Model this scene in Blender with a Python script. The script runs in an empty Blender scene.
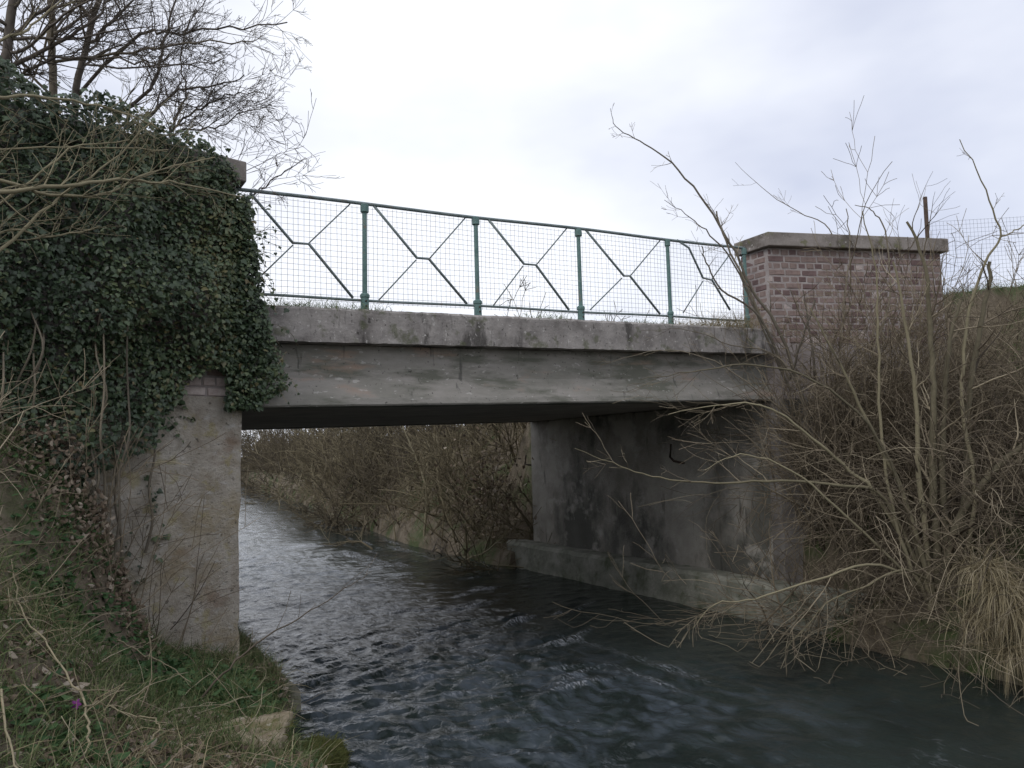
import bpy, math, random
import numpy as np
from mathutils import Vector, Matrix

# ----------------------------------------------------------------- camera, sky, sun, exposure
sc = bpy.context.scene
COL = sc.collection
CAM = np.array([0.0, 0.0, 2.1])
FPX = 800.0
PITCH, ROLL = math.radians(5.0), math.radians(1.5)
_f = np.array([0, math.cos(PITCH), math.sin(PITCH)])
_u0 = np.array([0, -math.sin(PITCH), math.cos(PITCH)])
_r0 = np.array([1.0, 0, 0])
RIGHT = math.cos(ROLL) * _r0 - math.sin(ROLL) * _u0
UP = math.cos(ROLL) * _u0 + math.sin(ROLL) * _r0
cd = bpy.data.cameras.new('camera')
cam = bpy.data.objects.new('camera', cd)
COL.objects.link(cam)
cd.sensor_width = 36.0
cd.lens = 36.0 * FPX / 1024
cd.clip_start, cd.clip_end = 0.05, 3000
M = Matrix.Identity(4)
for i in range(3):
    M[i][0], M[i][1], M[i][2], M[i][3] = RIGHT[i], UP[i], -_f[i], CAM[i]
cam.matrix_world = M
sc.camera = cam

sc.view_settings.view_transform = 'Standard'
sc.view_settings.look = 'None'
sc.view_settings.exposure = 0.26
sc.view_settings.gamma = 1.0
sc.view_settings.use_curve_mapping = False
sc.render.engine = 'CYCLES'
sc.cycles.use_denoising = True
sc.cycles.max_bounces = 6
sc.cycles.diffuse_bounces = 3
sc.cycles.filter_width = 1.5

SUN_EL, SUN_AZ = math.radians(40), math.radians(-140)      # azimuth from +y towards +x
wd = bpy.data.worlds.new('World')
sc.world = wd
wd.use_nodes = True
nt = wd.node_tree
for n in list(nt.nodes):
    nt.nodes.remove(n)
N = nt.nodes.new
out = N('ShaderNodeOutputWorld'); bg = N('ShaderNodeBackground')
sky = N('ShaderNodeTexSky'); sky.sky_type = 'NISHITA'; sky.sun_disc = False
sky.sun_elevation = SUN_EL; sky.sun_rotation = SUN_AZ
tc = N('ShaderNodeTexCoord'); mp = N('ShaderNodeMapping'); nz = N('ShaderNodeTexNoise')
mp.inputs['Scale'].default_value = (1, 1, 2.2); mp.inputs['Location'].default_value = (0.5, 0.0, 0.0)
nz.inputs['Scale'].default_value = 1.6; nz.inputs['Detail'].default_value = 5; nz.inputs['Roughness'].default_value = 0.5
rp = N('ShaderNodeValToRGB')
rp.color_ramp.elements[0].position = 0.30; rp.color_ramp.elements[0].color = (0.56, 0.60, 0.74, 1)
rp.color_ramp.elements[1].position = 0.62; rp.color_ramp.elements[1].color = (.965, .985, 1.04, 1)
sc10 = N('ShaderNodeVectorMath'); sc10.operation = 'SCALE'; sc10.inputs['Scale'].default_value = 9.8
mx = N('ShaderNodeMixRGB'); mx.inputs[0].default_value = 0.92
L = nt.links.new
L(tc.outputs['Generated'], mp.inputs['Vector']); L(mp.outputs[0], nz.inputs['Vector'])
L(nz.outputs['Fac'], rp.inputs[0]); L(rp.outputs[0], sc10.inputs[0])
L(sky.outputs[0], mx.inputs[1]); L(sc10.outputs[0], mx.inputs[2])
L(mx.outputs[0], bg.inputs['Color']); bg.inputs['Strength'].default_value = 0.1
L(bg.outputs[0], out.inputs['Surface'])

sd = bpy.data.lights.new('sun', 'SUN'); sd.energy = 0.9; sd.angle = math.radians(30); sd.color = (1, 0.97, 0.93)
sun = bpy.data.objects.new('sun', sd); COL.objects.link(sun)
_sd = Vector((math.sin(SUN_AZ) * math.cos(SUN_EL), math.cos(SUN_AZ) * math.cos(SUN_EL), math.sin(SUN_EL)))
sun.rotation_euler = (-_sd).to_track_quat('-Z', 'Y').to_euler()

# ----------------------------------------------------------------- frames and helpers
rs = np.random.default_rng(11)
random.seed(5)
ANG = math.radians(29.4)
B0 = np.array([-2.385, 6.93, 0.0])
US = np.array([math.cos(ANG), math.sin(ANG), 0.0])       # along the bridge
UT = np.array([-math.sin(ANG), math.cos(ANG), 0.0])      # upstream
UZ = np.array([0, 0, 1.0])

def W(s, t, z=0.0):
    return B0 + US * s + UT * t + UZ * z

def ST(x, y):
    dx, dy = x - B0[0], y - B0[1]
    return dx * US[0] + dy * US[1], dx * UT[0] + dy * UT[1]

def ray(px, py):
    return _f + RIGHT * ((px - 512) / FPX) + UP * ((384 - py) / FPX)

def at(px, py, d):                    # point on a sight line at depth d
    return CAM + ray(px, py) * d

def on_t(px, py, t):                  # sight line meets the plane t = const -> (s, z)
    r = ray(px, py)
    k = (t - np.dot(CAM - B0, UT)) / np.dot(r, UT)
    p = CAM + r * k
    return np.dot(p - B0, US), p[2]

def on_s(px, py, s):
    r = ray(px, py)
    k = (s - np.dot(CAM - B0, US)) / np.dot(r, US)
    p = CAM + r * k
    return np.dot(p - B0, UT), p[2]

def h3(i, j, k):
    n = (i * 374761393 + j * 668265263 + k * 2147483647) & 0xFFFFFFFF
    n = ((n ^ (n >> 13)) * 1274126177) & 0xFFFFFFFF
    n = n ^ (n >> 16)
    return (n & 0xFFFF) / 65535.0

def vnoise(p, scale=1.0, seed=0):     # value noise in 0..1
    p = np.atleast_2d(np.asarray(p, float)) * scale + seed * 17.31 + 1000.0
    i = np.floor(p).astype(np.int64); f = p - i
    f = f * f * (3 - 2 * f)
    r = 0
    for a in (0, 1):
        for b in (0, 1):
            for c in (0, 1):
                w = (f[:, 0] if a else 1 - f[:, 0]) * (f[:, 1] if b else 1 - f[:, 1]) * (f[:, 2] if c else 1 - f[:, 2])
                r = r + w * h3(i[:, 0] + a, i[:, 1] + b, i[:, 2] + c)
    return r

def fnoise(p, scale=1.0, seed=0, oct=3):
    r, a, tot = 0, 1.0, 0
    for o in range(oct):
        r = r + a * vnoise(p, scale * 2 ** o, seed + o); tot += a; a *= 0.5
    return r / tot

def smooth(a, b, x):
    x = np.clip((x - a) / (b - a), 0, 1)
    return x * x * (3 - 2 * x)

def mesh_data(name, V, Fc, smooth_shade=False, tint=None):
    me = bpy.data.meshes.new(name)
    V = np.asarray(V, np.float32)
    if isinstance(Fc, np.ndarray):
        nf, k = Fc.shape
        me.vertices.add(len(V)); me.vertices.foreach_set('co', V.ravel())
        me.loops.add(nf * k); me.loops.foreach_set('vertex_index', Fc.astype(np.int32).ravel())
        me.polygons.add(nf); me.polygons.foreach_set('loop_start', np.arange(0, nf * k, k, dtype=np.int32))
        me.update(calc_edges=True)
    else:
        me.from_pydata(V.tolist(), [], Fc)
    if smooth_shade:
        me.polygons.foreach_set('use_smooth', np.ones(len(me.polygons), bool))
    if tint is not None:
        at_ = me.attributes.new('tint', 'FLOAT', 'POINT')
        at_.data.foreach_set('value', np.asarray(tint, np.float32))
    me.validate(); me.update()
    return me

def obj(name, me, mat=None, parent=None, label=None, cat=None, group=None, kind=None, loc=None, rz=0.0):
    o = bpy.data.objects.new(name, me)
    COL.objects.link(o)
    if mat is not None and me is not None:
        if not me.materials: me.materials.append(mat)
    if parent is not None: o.parent = parent
    if loc is not None: o.location = loc
    if rz: o.rotation_euler = (0, 0, rz)
    for k, v in (('label', label), ('category', cat), ('group', group), ('kind', kind)):
        if v: o[k] = v
    return o

def thing(name, label, cat, loc=(0, 0, 0), rz=0.0, group=None):
    return obj(name, None, None, None, label, cat, group, None, loc, rz)

# ----------------------------------------------------------------- materials
def material(name, c1, c2, scale=4.0, rough=0.9, bump=0.3, bscale=30.0, stretch=(1, 1, 1), tint=0.0,
             tintcol=None, patches=(), spec=0.3, ramp=(0.35, 0.65), bdist=0.02, translucent=0.0, detail=8):
    m = bpy.data.materials.new(name); m.use_nodes = True
    t = m.node_tree; N = t.nodes.new; L = t.links.new
    b = t.nodes['Principled BSDF']
    b.inputs['Roughness'].default_value = rough
    b.inputs['Specular IOR Level'].default_value = spec
    tc = N('ShaderNodeTexCoord'); mp = N('ShaderNodeMapping'); mp.inputs['Scale'].default_value = stretch
    L(tc.outputs['Object'], mp.inputs['Vector'])
    n1 = N('ShaderNodeTexNoise'); n1.inputs['Scale'].default_value = scale; n1.inputs['Detail'].default_value = detail
    n1.inputs['Roughness'].default_value = 0.65
    L(mp.outputs[0], n1.inputs['Vector'])
    r = N('ShaderNodeValToRGB')
    r.color_ramp.elements[0].position = ramp[0]; r.color_ramp.elements[0].color = (*c1, 1)
    r.color_ramp.elements[1].position = ramp[1]; r.color_ramp.elements[1].color = (*c2, 1)
    L(n1.outputs['Fac'], r.inputs[0]); col = r.outputs[0]
    for (pc, ps, lo, hi, st, amt, off) in patches:        # stains and growths with shapes of their own
        mp2 = N('ShaderNodeMapping'); mp2.inputs['Scale'].default_value = st; mp2.inputs['Location'].default_value = (off, off * 1.7, off * .6)
        L(tc.outputs['Object'], mp2.inputs['Vector'])
        n2 = N('ShaderNodeTexNoise'); n2.inputs['Scale'].default_value = ps; n2.inputs['Detail'].default_value = 7
        n2.inputs['Roughness'].default_value = 0.62
        L(mp2.outputs[0], n2.inputs['Vector'])
        mr = N('ShaderNodeMapRange'); mr.inputs['From Min'].default_value = lo; mr.inputs['From Max'].default_value = hi
        mr.inputs['To Max'].default_value = amt
        L(n2.outputs['Fac'], mr.inputs['Value'])
        mxn = N('ShaderNodeMixRGB'); L(mr.outputs[0], mxn.inputs[0]); L(col, mxn.inputs[1]); mxn.inputs[2].default_value = (*pc, 1)
        col = mxn.outputs[0]
    if tintcol is not None:
        a = N('ShaderNodeAttribute'); a.attribute_name = 'tint'
        r2 = N('ShaderNodeValToRGB')
        els = r2.color_ramp.elements
        while len(els) < len(tintcol): els.new(0.5)
        for i, c in enumerate(tintcol):
            els[i].position = i / (len(tintcol) - 1); els[i].color = (*c, 1)
        L(a.outputs['Fac'], r2.inputs[0])
        mxn = N('ShaderNodeMixRGB'); mxn.inputs[0].default_value = tint; L(col, mxn.inputs[1]); L(r2.outputs[0], mxn.inputs[2])
        col = mxn.outputs[0]
    L(col, b.inputs['Base Color'])
    if bump:
        n3 = N('ShaderNodeTexNoise'); n3.inputs['Scale'].default_value = bscale; n3.inputs['Detail'].default_value = 6
        n3.inputs['Roughness'].default_value = 0.7
        L(mp.outputs[0], n3.inputs['Vector'])
        bp = N('ShaderNodeBump'); bp.inputs['Strength'].default_value = bump; bp.inputs['Distance'].default_value = bdist
        L(n3.outputs['Fac'], bp.inputs['Height']); L(bp.outputs[0], b.inputs['Normal'])
    if translucent:
        tr = N('ShaderNodeBsdfTranslucent'); L(col, tr.inputs['Color'])
        ms = N('ShaderNodeMixShader'); ms.inputs[0].default_value = translucent
        L(b.outputs[0], ms.inputs[1]); L(tr.outputs[0], ms.inputs[2])
        L(ms.outputs[0], t.nodes['Material Output'].inputs['Surface'])
    return m

MAT = {}
MAT['kerb'] = material('kerb_concrete', (.17, .155, .145), (.35, .325, .305), 3.0, .95, .5, 45, patches=(
    ((.06, .055, .05), 2.6, .56, .63, (1, 1, .3), .85, 3), ((.52, .50, .47), 22, .60, .66, (1, 1, 1), .7, 8), ((.09, .10, .05), 6, .57, .64, (1, 1, 1), .6, 5), ((.05, .045, .04), 30, .62, .67, (1, 1, .6), .8, 15), ((.05, .046, .043), 9, .63, .69, (1, 1, .12), .6, 25)))
MAT['girder'] = material('girder_concrete', (.185, .18, .155), (.31, .29, .265), 2.4, .95, .35, 40, stretch=(.5, 1, 1.6), patches=(
    ((.10, .105, .08), 2.0, .50, .60, (.5, 1, 2.4), .75, 2), ((.36, .25, .19), 1.8, .58, .66, (.5, 1, 2), .6, 9), ((.05, .05, .046), 9, .63, .69, (1, 1, .15), .65, 4), ((.50, .48, .45), 16, .61, .66, (.6, 1, 1.4), .55, 13), ((.05, .045, .04), 26, .63, .68, (1, 1, 1), .8, 17)))
MAT['soffit'] = material('soffit_concrete', (.30, .265, .235), (.42, .38, .34), 2.0, .95, .3, 30)
MAT['abutment'] = material('abutment_concrete', (.23, .215, .185), (.40, .375, .33), 1.6, .95, .4, 30, patches=(
    ((.055, .058, .05), .8, .46, .56, (1, .9, .6), .75, 1), ((.40, .38, .34), 2.5, .60, .72, (1, 1, 1), .6, 6), ((.05, .047, .042), 6, .6, .7, (1, 1, .2), .8, 12), ((.50, .47, .42), 1.3, .56, .62, (1, 1, 1.2), .55, 21)))
MAT['footing'] = material('footing_concrete', (.15, .155, .12), (.31, .305, .26), 3.0, .95, .6, 26, patches=(
    ((.05, .065, .025), 3.0, .52, .66, (1, 1, 1), .7, 2),))
MAT['footing_l'] = material('mossy_footing', (.10, .10, .07), (.22, .21, .165), 3.0, .95, .8, 26, patches=(
    ((.045, .06, .02), 3.0, .42, .58, (1, 1, 1), .9, 2),))
MAT['wing'] = material('wing_wall_concrete', (.37, .32, .255), (.62, .57, .50), 4.5, .95, 1.0, 38, bdist=.05, patches=(
    ((.36, .28, .15), 2.0, .52, .66, (1, 1, 1), .6, 2), ((.24, .14, .08), 1.5, .56, .68, (1, 1, 1.6), .6, 7),
    ((.62, .60, .57), 9, .57, .68, (1, 1, 1.4), .75, 3), ((.09, .08, .065), 18, .61, .66, (1, 1, 1.5), .75, 5), ((.42, .36, .17), 6, .57, .64, (1, 1, 1), .6, 31), ((.16, .13, .10), 1.3, .54, .68, (1, 1, .7), .35, 11)))
MAT['wing_r'] = material('wing_wall_damp', (.12, .11, .10), (.27, .25, .235), 2.2, .95, .5, 25, patches=(
    ((.04, .04, .035), 1.6, .5, .64, (1, 1, .4), .8, 3),))
MAT['cap'] = material('coping_concrete', (.16, .14, .125), (.29, .26, .24), 4.0, .95, .5, 40, patches=(
    ((.08, .07, .055), 4, .52, .62, (1, 1, 1), .7, 4), ((.13, .135, .06), 7, .58, .65, (1, 1, 1), .7, 9), ((.45, .43, .40), 20, .62, .67, (1, 1, 1), .7, 12)))
MAT['mortar'] = material('mortar', (.27, .235, .225), (.39, .35, .335), 5.0, .98, .6, 60, patches=(
    ((.16, .135, .125), 2.0, .55, .7, (1, 1, 1), .6, 4),))
MAT['brick'] = material('brick', (.15, .102, .088), (.24, .17, .148), 8.0, .92, .5, 70, patches=(
    ((.34, .28, .26), 2.0, .52, .68, (1, 1, 1), .6, 4), ((.06, .05, .05), 3, .58, .7, (1, 1, 1), .6, 8)))
MAT['brick2'] = material('brick_dark', (.12, .082, .079), (.19, .13, .124), 8.0, .92, .5, 70)
MAT['brick3'] = material('brick_pale', (.34, .27, .25), (.52, .46, .43), 8.0, .92, .5, 70)
MAT['post'] = material('green_post_paint', (.075, .145, .135), (.13, .215, .20), 14, .55, .3, 80, spec=.4, patches=(
    ((.20, .16, .12), 9, .60, .70, (1, 1, 1), .8, 2), ((.28, .33, .30), 12, .62, .7, (1, 1, 1), .6, 6)))
MAT['rail'] = material('weathered_green_steel', (.12, .155, .155), (.21, .25, .25), 12, .6, .3, 80, spec=.4, patches=(
    ((.13, .075, .045), 8, .58, .70, (1, 1, 1), .8, 2),))
MAT['wire'] = material('galvanised_wire', (.14, .155, .175), (.24, .26, .29), 10, .6, 0)
MAT['rust'] = material('rusty_iron', (.04, .028, .022), (.09, .06, .045), 12, .8, .3, 60)
MAT['asphalt'] = material('asphalt', (.04, .04, .04), (.065, .063, .06), 8, .95, .4, 60)
MAT['soil'] = material('soil', (.085, .068, .048), (.19, .158, .115), 3.0, 1.0, .9, 14, bdist=.05, patches=(
    ((.045, .075, .02), 1.1, .48, .60, (1, 1, 1), .8, 3), ((.19, .15, .10), 6, .58, .70, (1, 1, 1), .7, 6)))
MAT['moss'] = material('mossy_stone', (.045, .06, .012), (.12, .12, .03), 7, 1.0, 1.0, 40, bdist=.04, patches=(
    ((.25, .23, .18), 5, .62, .72, (1, 1, 1), .8, 4),))
MAT['stone'] = material('pale_stone', (.20, .16, .10), (.40, .34, .25), 9, .95, .9, 30, bdist=.03, patches=(
    ((.12, .12, .03), 4, .52, .62, (1, 1, 1), .8, 4), ((.62, .58, .50), 14, .62, .70, (1, 1, 1), .7, 2)))
BARK = dict(scale=20, rough=.95, bump=.4, bscale=90, bdist=.004)
MAT['bark_dark'] = material('dark_bark', (.075, .065, .055), (.15, .13, .11), tint=.5, tintcol=((.06, .05, .045), (.17, .145, .125)), **BARK)
MAT['bark_olive'] = material('olive_bark', (.10, .09, .055), (.19, .17, .11), tint=.6, tintcol=((.10, .085, .06), (.19, .165, .105), (.33, .29, .19)), **BARK)
MAT['bark_grey'] = material('grey_bark', (.12, .105, .08), (.20, .175, .135), tint=.5, tintcol=((.07, .06, .05), (.16, .135, .10), (.25, .21, .15)), **BARK)
MAT['twig'] = material('dry_twig', (.085, .07, .05), (.16, .13, .09), tint=.8, tintcol=((.06, .048, .038), (.14, .112, .08), (.26, .215, .148), (.42, .36, .255)), **BARK)
MAT['farbush'] = material('far_brush_bark', (.08, .07, .045), (.15, .13, .08), tint=.8, tintcol=((.045, .036, .028), (.10, .08, .052), (.17, .142, .088), (.30, .26, .17)), **BARK)
MAT['ivy'] = material('ivy_leaf', (.028, .046, .026), (.055, .08, .044), 6, .4, 0, spec=.4, tint=.6, translucent=.12,
                      tintcol=((.02, .034, .018), (.046, .074, .036), (.085, .122, .06), (.17, .195, .09), (.20, .14, .06)))
MAT['grass'] = material('green_grass', (.035, .065, .02), (.07, .11, .035), 6, .7, 0, tint=.7, translucent=.25,
                        tintcol=((.055, .09, .034), (.11, .155, .056), (.18, .215, .09), (.31, .29, .17)))
MAT['straw'] = material('dry_straw', (.20, .165, .095), (.32, .27, .17), 6, .85, 0, tint=.7, translucent=.2,
                        tintcol=((.10, .075, .045), (.20, .16, .09), (.31, .26, .16), (.40, .35, .24)))
MAT['litter'] = material('dead_leaf', (.09, .055, .035), (.20, .14, .09), 8, .9, 0, tint=.8, translucent=.15,
                         tintcol=((.06, .045, .035), (.14, .105, .075), (.25, .20, .15), (.44, .39, .32)))
MAT['weed'] = material('broad_weed_leaf', (.03, .075, .025), (.06, .12, .04), 6, .6, 0, tint=.6, translucent=.2,
                       tintcol=((.02, .05, .02), (.05, .10, .035), (.09, .15, .06)))
MAT['moss_fuzz'] = material('moss_fuzz', (.06, .075, .018), (.12, .125, .035), 6, .9, 0, tint=.6, translucent=.15,
                            tintcol=((.03, .04, .012), (.08, .09, .022), (.15, .145, .05)))
MAT['petal'] = material('purple_petal', (.16, .02, .17), (.30, .06, .30), 10, .6, 0, translucent=.2)

# ----------------------------------------------------------------- mesh collectors
class Tubes:
    def __init__(self): self.V, self.F, self.T, self.n = [], [], [], 0
    def add(self, P, R, sides=4, tint=None):
        P = np.asarray(P, float); R = np.broadcast_to(np.asarray(R, float), (len(P),))
        n = len(P)
        T = np.gradient(P, axis=0); T /= np.linalg.norm(T, axis=1)[:, None] + 1e-9
        ref = np.array([0, 0, 1.0]) if abs(T[:, 2]).mean() < .7 else np.array([1.0, 0, 0])
        A = np.cross(T, ref); A /= np.linalg.norm(A, axis=1)[:, None] + 1e-9
        Bv = np.cross(T, A)
        a = np.arange(sides) * 2 * math.pi / sides + (math.pi / 4 if sides == 4 else 0)
        ring = P[:, None, :] + R[:, None, None] * (np.cos(a)[None, :, None] * A[:, None, :] + np.sin(a)[None, :, None] * Bv[:, None, :])
        self.V.append(ring.reshape(-1, 3))
        i = np.arange(n - 1)[:, None] * sides; j = np.arange(sides)[None, :]; j2 = (j + 1) % sides
        q = np.stack([i + j, i + j2, i + sides + j2, i + sides + j], -1).reshape(-1, 4) + self.n
        self.F.append(q)
        if sides == 4:
            self.F.append(np.array([[0, 3, 2, 1]]) + self.n)
            self.F.append(np.array([[0, 1, 2, 3]]) + self.n + (n - 1) * 4)
        elif sides >= 6 and sides % 2 == 0:
            for base, flip in ((self.n, True), (self.n + (n - 1) * sides, False)):
                for k in range(1, sides - 2, 2):
                    q = [base, base + k, base + k + 1, base + k + 2]
                    self.F.append(np.array([q[::-1] if flip else q]))
        self.T.append(np.full(n * sides, rs.random() if tint is None else tint))
        self.n += n * sides
    def build(self, name, mat, parent=None, origin=(0, 0, 0), smooth_shade=True, **kw):
        V = np.concatenate(self.V) - np.asarray(origin)
        me = mesh_data(name, V, np.concatenate(self.F), smooth_shade, np.concatenate(self.T))
        return obj(name, me, mat, parent, **kw)

def unit(v):
    v = np.asarray(v, float); return v / (np.linalg.norm(v) + 1e-9)

def grow(T, p, d, Lg, r, lvl, seg=.12, wander=.18, trop=(0, 0, .02), nchild=(4, 7), ang=(.4, 1.0), ratio=(.3, .6),
         tip=.2, sides=4, rmin=.0018, tint=None, low=.2, zfloor=None):
    n = max(4, int(Lg / seg)); n = min(n, 40)
    st = Lg / n; P = [np.array(p, float)]; d = unit(d); D = [d]; trop = np.asarray(trop, float)
    for k in range(n):
        d = unit(d + rs.normal(0, wander, 3) * .6 + trop)
        q = P[-1] + d * st
        if zfloor is not None and q[2] < zfloor: q[2] = zfloor; d[2] = abs(d[2]) * .3
        P.append(q); D.append(d)
    P = np.array(P)
    R = np.maximum(r * (1 - (1 - tip) * np.linspace(0, 1, n + 1)), rmin)
    tn = rs.random() if tint is None else np.clip(tint + rs.normal(0, .15), 0, 1)
    T.add(P, R, sides, tn)
    if lvl > 0:
        for c in range(int(rs.integers(nchild[0], nchild[1] + 1))):
            k = int(np.clip((low + (1 - low) * rs.random()) * n, 1, n))
            side = unit(np.cross(D[k], rs.normal(0, 1, 3)))
            a = rs.uniform(*ang)
            cdv = D[k] * math.cos(a) + side * math.sin(a)
            grow(T, P[k], cdv, Lg * rs.uniform(*ratio) * (1.15 - .5 * k / n), R[k] * .6, lvl - 1, seg, wander * 1.15, trop, nchild, ang, ratio,
                 tip, 3, rmin, tint, low, zfloor)
    return P, R, D

def spline(P, n=8):
    P = np.asarray(P, float)
    if len(P) < 3: return np.array([P[0] + (P[-1] - P[0]) * k for k in np.linspace(0, 1, n)])
    Q = np.vstack([2 * P[0] - P[1], P, 2 * P[-1] - P[-2]]); o = []
    for i in range(1, len(Q) - 2):
        for u in np.linspace(0, 1, n, endpoint=False):
            a, b, c, e = Q[i - 1], Q[i], Q[i + 1], Q[i + 2]
            o.append(.5 * (2 * b + (c - a) * u + (2 * a - 5 * b + 4 * c - e) * u * u + (3 * b - a - 3 * c + e) * u ** 3))
    o.append(Q[-2]); return np.array(o)

def limb(T, pts, r0, r1, twigs=0, tl=(.2, .6), tw=None, tint=None, lvl=0, sides=5, n=5, wob=.006, up=.03, ang=(.4, 1.1), low=.15):
    P = spline(pts, n); P = P + rs.normal(0, wob, P.shape)
    R = np.linspace(r0, r1, len(P)); T.add(P, R, sides, tint)
    tw = tw or T
    D = np.gradient(P, axis=0)
    for k in range(twigs):
        i = int((low + (1 - low) * rs.random()) * (len(P) - 1)); d = unit(D[i])
        side = unit(np.cross(d, rs.normal(0, 1, 3))); a = rs.uniform(*ang)
        grow(tw, P[i], d * math.cos(a) + side * math.sin(a), rs.uniform(*tl), max(R[i] * .5, .0022), lvl, .07, .2, (0, 0, up), (2, 5), sides=3, tint=tint)
    return P, R

def strips(P0, D, Lg, Wd, bend, nseg=3, tint=None):
    """blades: base points, unit directions, lengths, widths; bend pulls tips down."""
    n = len(P0); side = np.cross(D, rs.normal(0, 1, (n, 3))); side /= np.linalg.norm(side, axis=1)[:, None] + 1e-9
    V = []; P = P0.copy(); d = D.copy()
    for k in range(nseg + 1):
        w = Wd * (1 - (k / nseg) ** 1.6 * .92)
        V.append(np.stack([P - side * w[:, None] * .5, P + side * w[:, None] * .5], 1))
        P = P + d * (Lg / nseg)[:, None]; d = d + np.array([0, 0, -1]) * bend[:, None]; d /= np.linalg.norm(d, axis=1)[:, None]
    V = np.stack(V, 1).reshape(-1, 3); m = (nseg + 1) * 2
    b = np.arange(n)[:, None, None] * m; k = np.arange(nseg)[None, :, None] * 2
    q = b + k + np.array([0, 1, 3, 2])[None, None, :]
    T = np.repeat(rs.random(n) if tint is None else tint, m)
    return V, q.reshape(-1, 4), T

LEAF_IVY = np.array([(0, 0), (.34, -.10), (.50, .28), (.28, .50), (.0, 1.0), (-.28, .50), (-.50, .28), (-.34, -.10)])
LEAF_OVAL = np.array([(0, 0), (.22, .18), (.30, .5), (.18, .82), (0, 1.0), (-.18, .82), (-.30, .5), (-.22, .18)])
def leaves(P, Nrm, Dn, size, outline=LEAF_IVY, fold=.18, tint=None):
    """leaf fans: position, normal, direction of the tip, size."""
    n = len(P); Nrm = Nrm / (np.linalg.norm(Nrm, axis=1)[:, None] + 1e-9)
    Y = Dn - Nrm * np.sum(Dn * Nrm, 1)[:, None]; Y /= np.linalg.norm(Y, axis=1)[:, None] + 1e-9
    X = np.cross(Y, Nrm)
    pts = np.vstack([[(0, .38)], outline]); z = np.r_[0, [-fold * abs(x) * 2 - .12 * y * y for x, y in outline]]
    V = P[:, None, :] + size[:, None, None] * (pts[None, :, 0, None] * X[:, None, :] + pts[None, :, 1, None] * Y[:, None, :] + z[None, :, None] * Nrm[:, None, :])
    m = len(pts); k = len(outline)
    tri = np.array([(0, 1 + i, 1 + (i + 1) % k) for i in range(k)])
    Fc = (np.arange(n)[:, None, None] * m + tri[None]).reshape(-1, 3)
    return V.reshape(-1, 3), Fc, np.repeat(rs.random(n) if tint is None else tint, m)

def sweep(profile, ss, zslope=0.0, jit=.004, jscale=6.0, seed=0, tfun=None):
    """closed (t,z) profile swept along s, edges worn by noise; returns V (s,t,z), quads."""
    pr = np.asarray(profile, float); m = len(pr); ss = np.asarray(ss, float); n = len(ss)
    V = np.zeros((n, m, 3)); V[:, :, 0] = ss[:, None]; V[:, :, 1] = pr[None, :, 0]; V[:, :, 2] = pr[None, :, 1] + zslope * ss[:, None]
    if tfun is not None: V[:, :, 1] += tfun(ss)[:, None]
    Q = V.reshape(-1, 3)
    for ax in (1, 2):
        Q[:, ax] += (fnoise(Q, jscale, seed + ax * 5, 3) - .5) * 2 * jit
    i = np.arange(n - 1)[:, None] * m; j = np.arange(m)[None, :]; j2 = (j + 1) % m
    Fq = np.stack([i + j, i + m + j, i + m + j2, i + j2], -1).reshape(-1, 4).tolist()
    Fq += [list(range(m)), list(range((n - 1) * m, n * m))[::-1]]
    return Q, Fq

def refine(profile, step):            # cut the profile's edges to a step
    o = []; pr = [np.array(p, float) for p in profile]
    for a, b in zip(pr, pr[1:] + pr[:1]):
        k = max(1, int(np.linalg.norm(b - a) / step))
        o += [a + (b - a) * i / k for i in range(k)]
    return o

def chip_profile(t0, t1, z0, z1, c=.015):
    return [(t0 + c, z0), (t1 - c, z0), (t1, z0 + c), (t1, z1 - c), (t1 - c, z1), (t0 + c, z1), (t0, z1 - c), (t0, z0 + c)]

def fix_normals(me):
    import bmesh
    b = bmesh.new(); b.from_mesh(me); bmesh.ops.recalc_face_normals(b, faces=b.faces); b.to_mesh(me); b.free()

def prism(name, profile, s0, s1, mat, parent, step=.06, pstep=.06, zslope=0.0, jit=.004, jscale=6, seed=0, tfun=None, **kw):
    V, Fq = sweep(refine(profile, pstep), np.linspace(s0, s1, max(2, int((s1 - s0) / step))), zslope, jit, jscale, seed, tfun)
    me = mesh_data(name, V, Fq); fix_normals(me)
    return obj(name, me, mat, parent, **kw)

# ----------------------------------------------------------------- the ground
def wall_l(s): return .265 * s                    # front line of the left wing wall (s < 0)
def wall_r(s): return -.308 * (s - 6.57)          # front line of the right wing wall (s > 6.57)
def bendx(t): return np.maximum(0, t - 11) * .14

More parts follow.
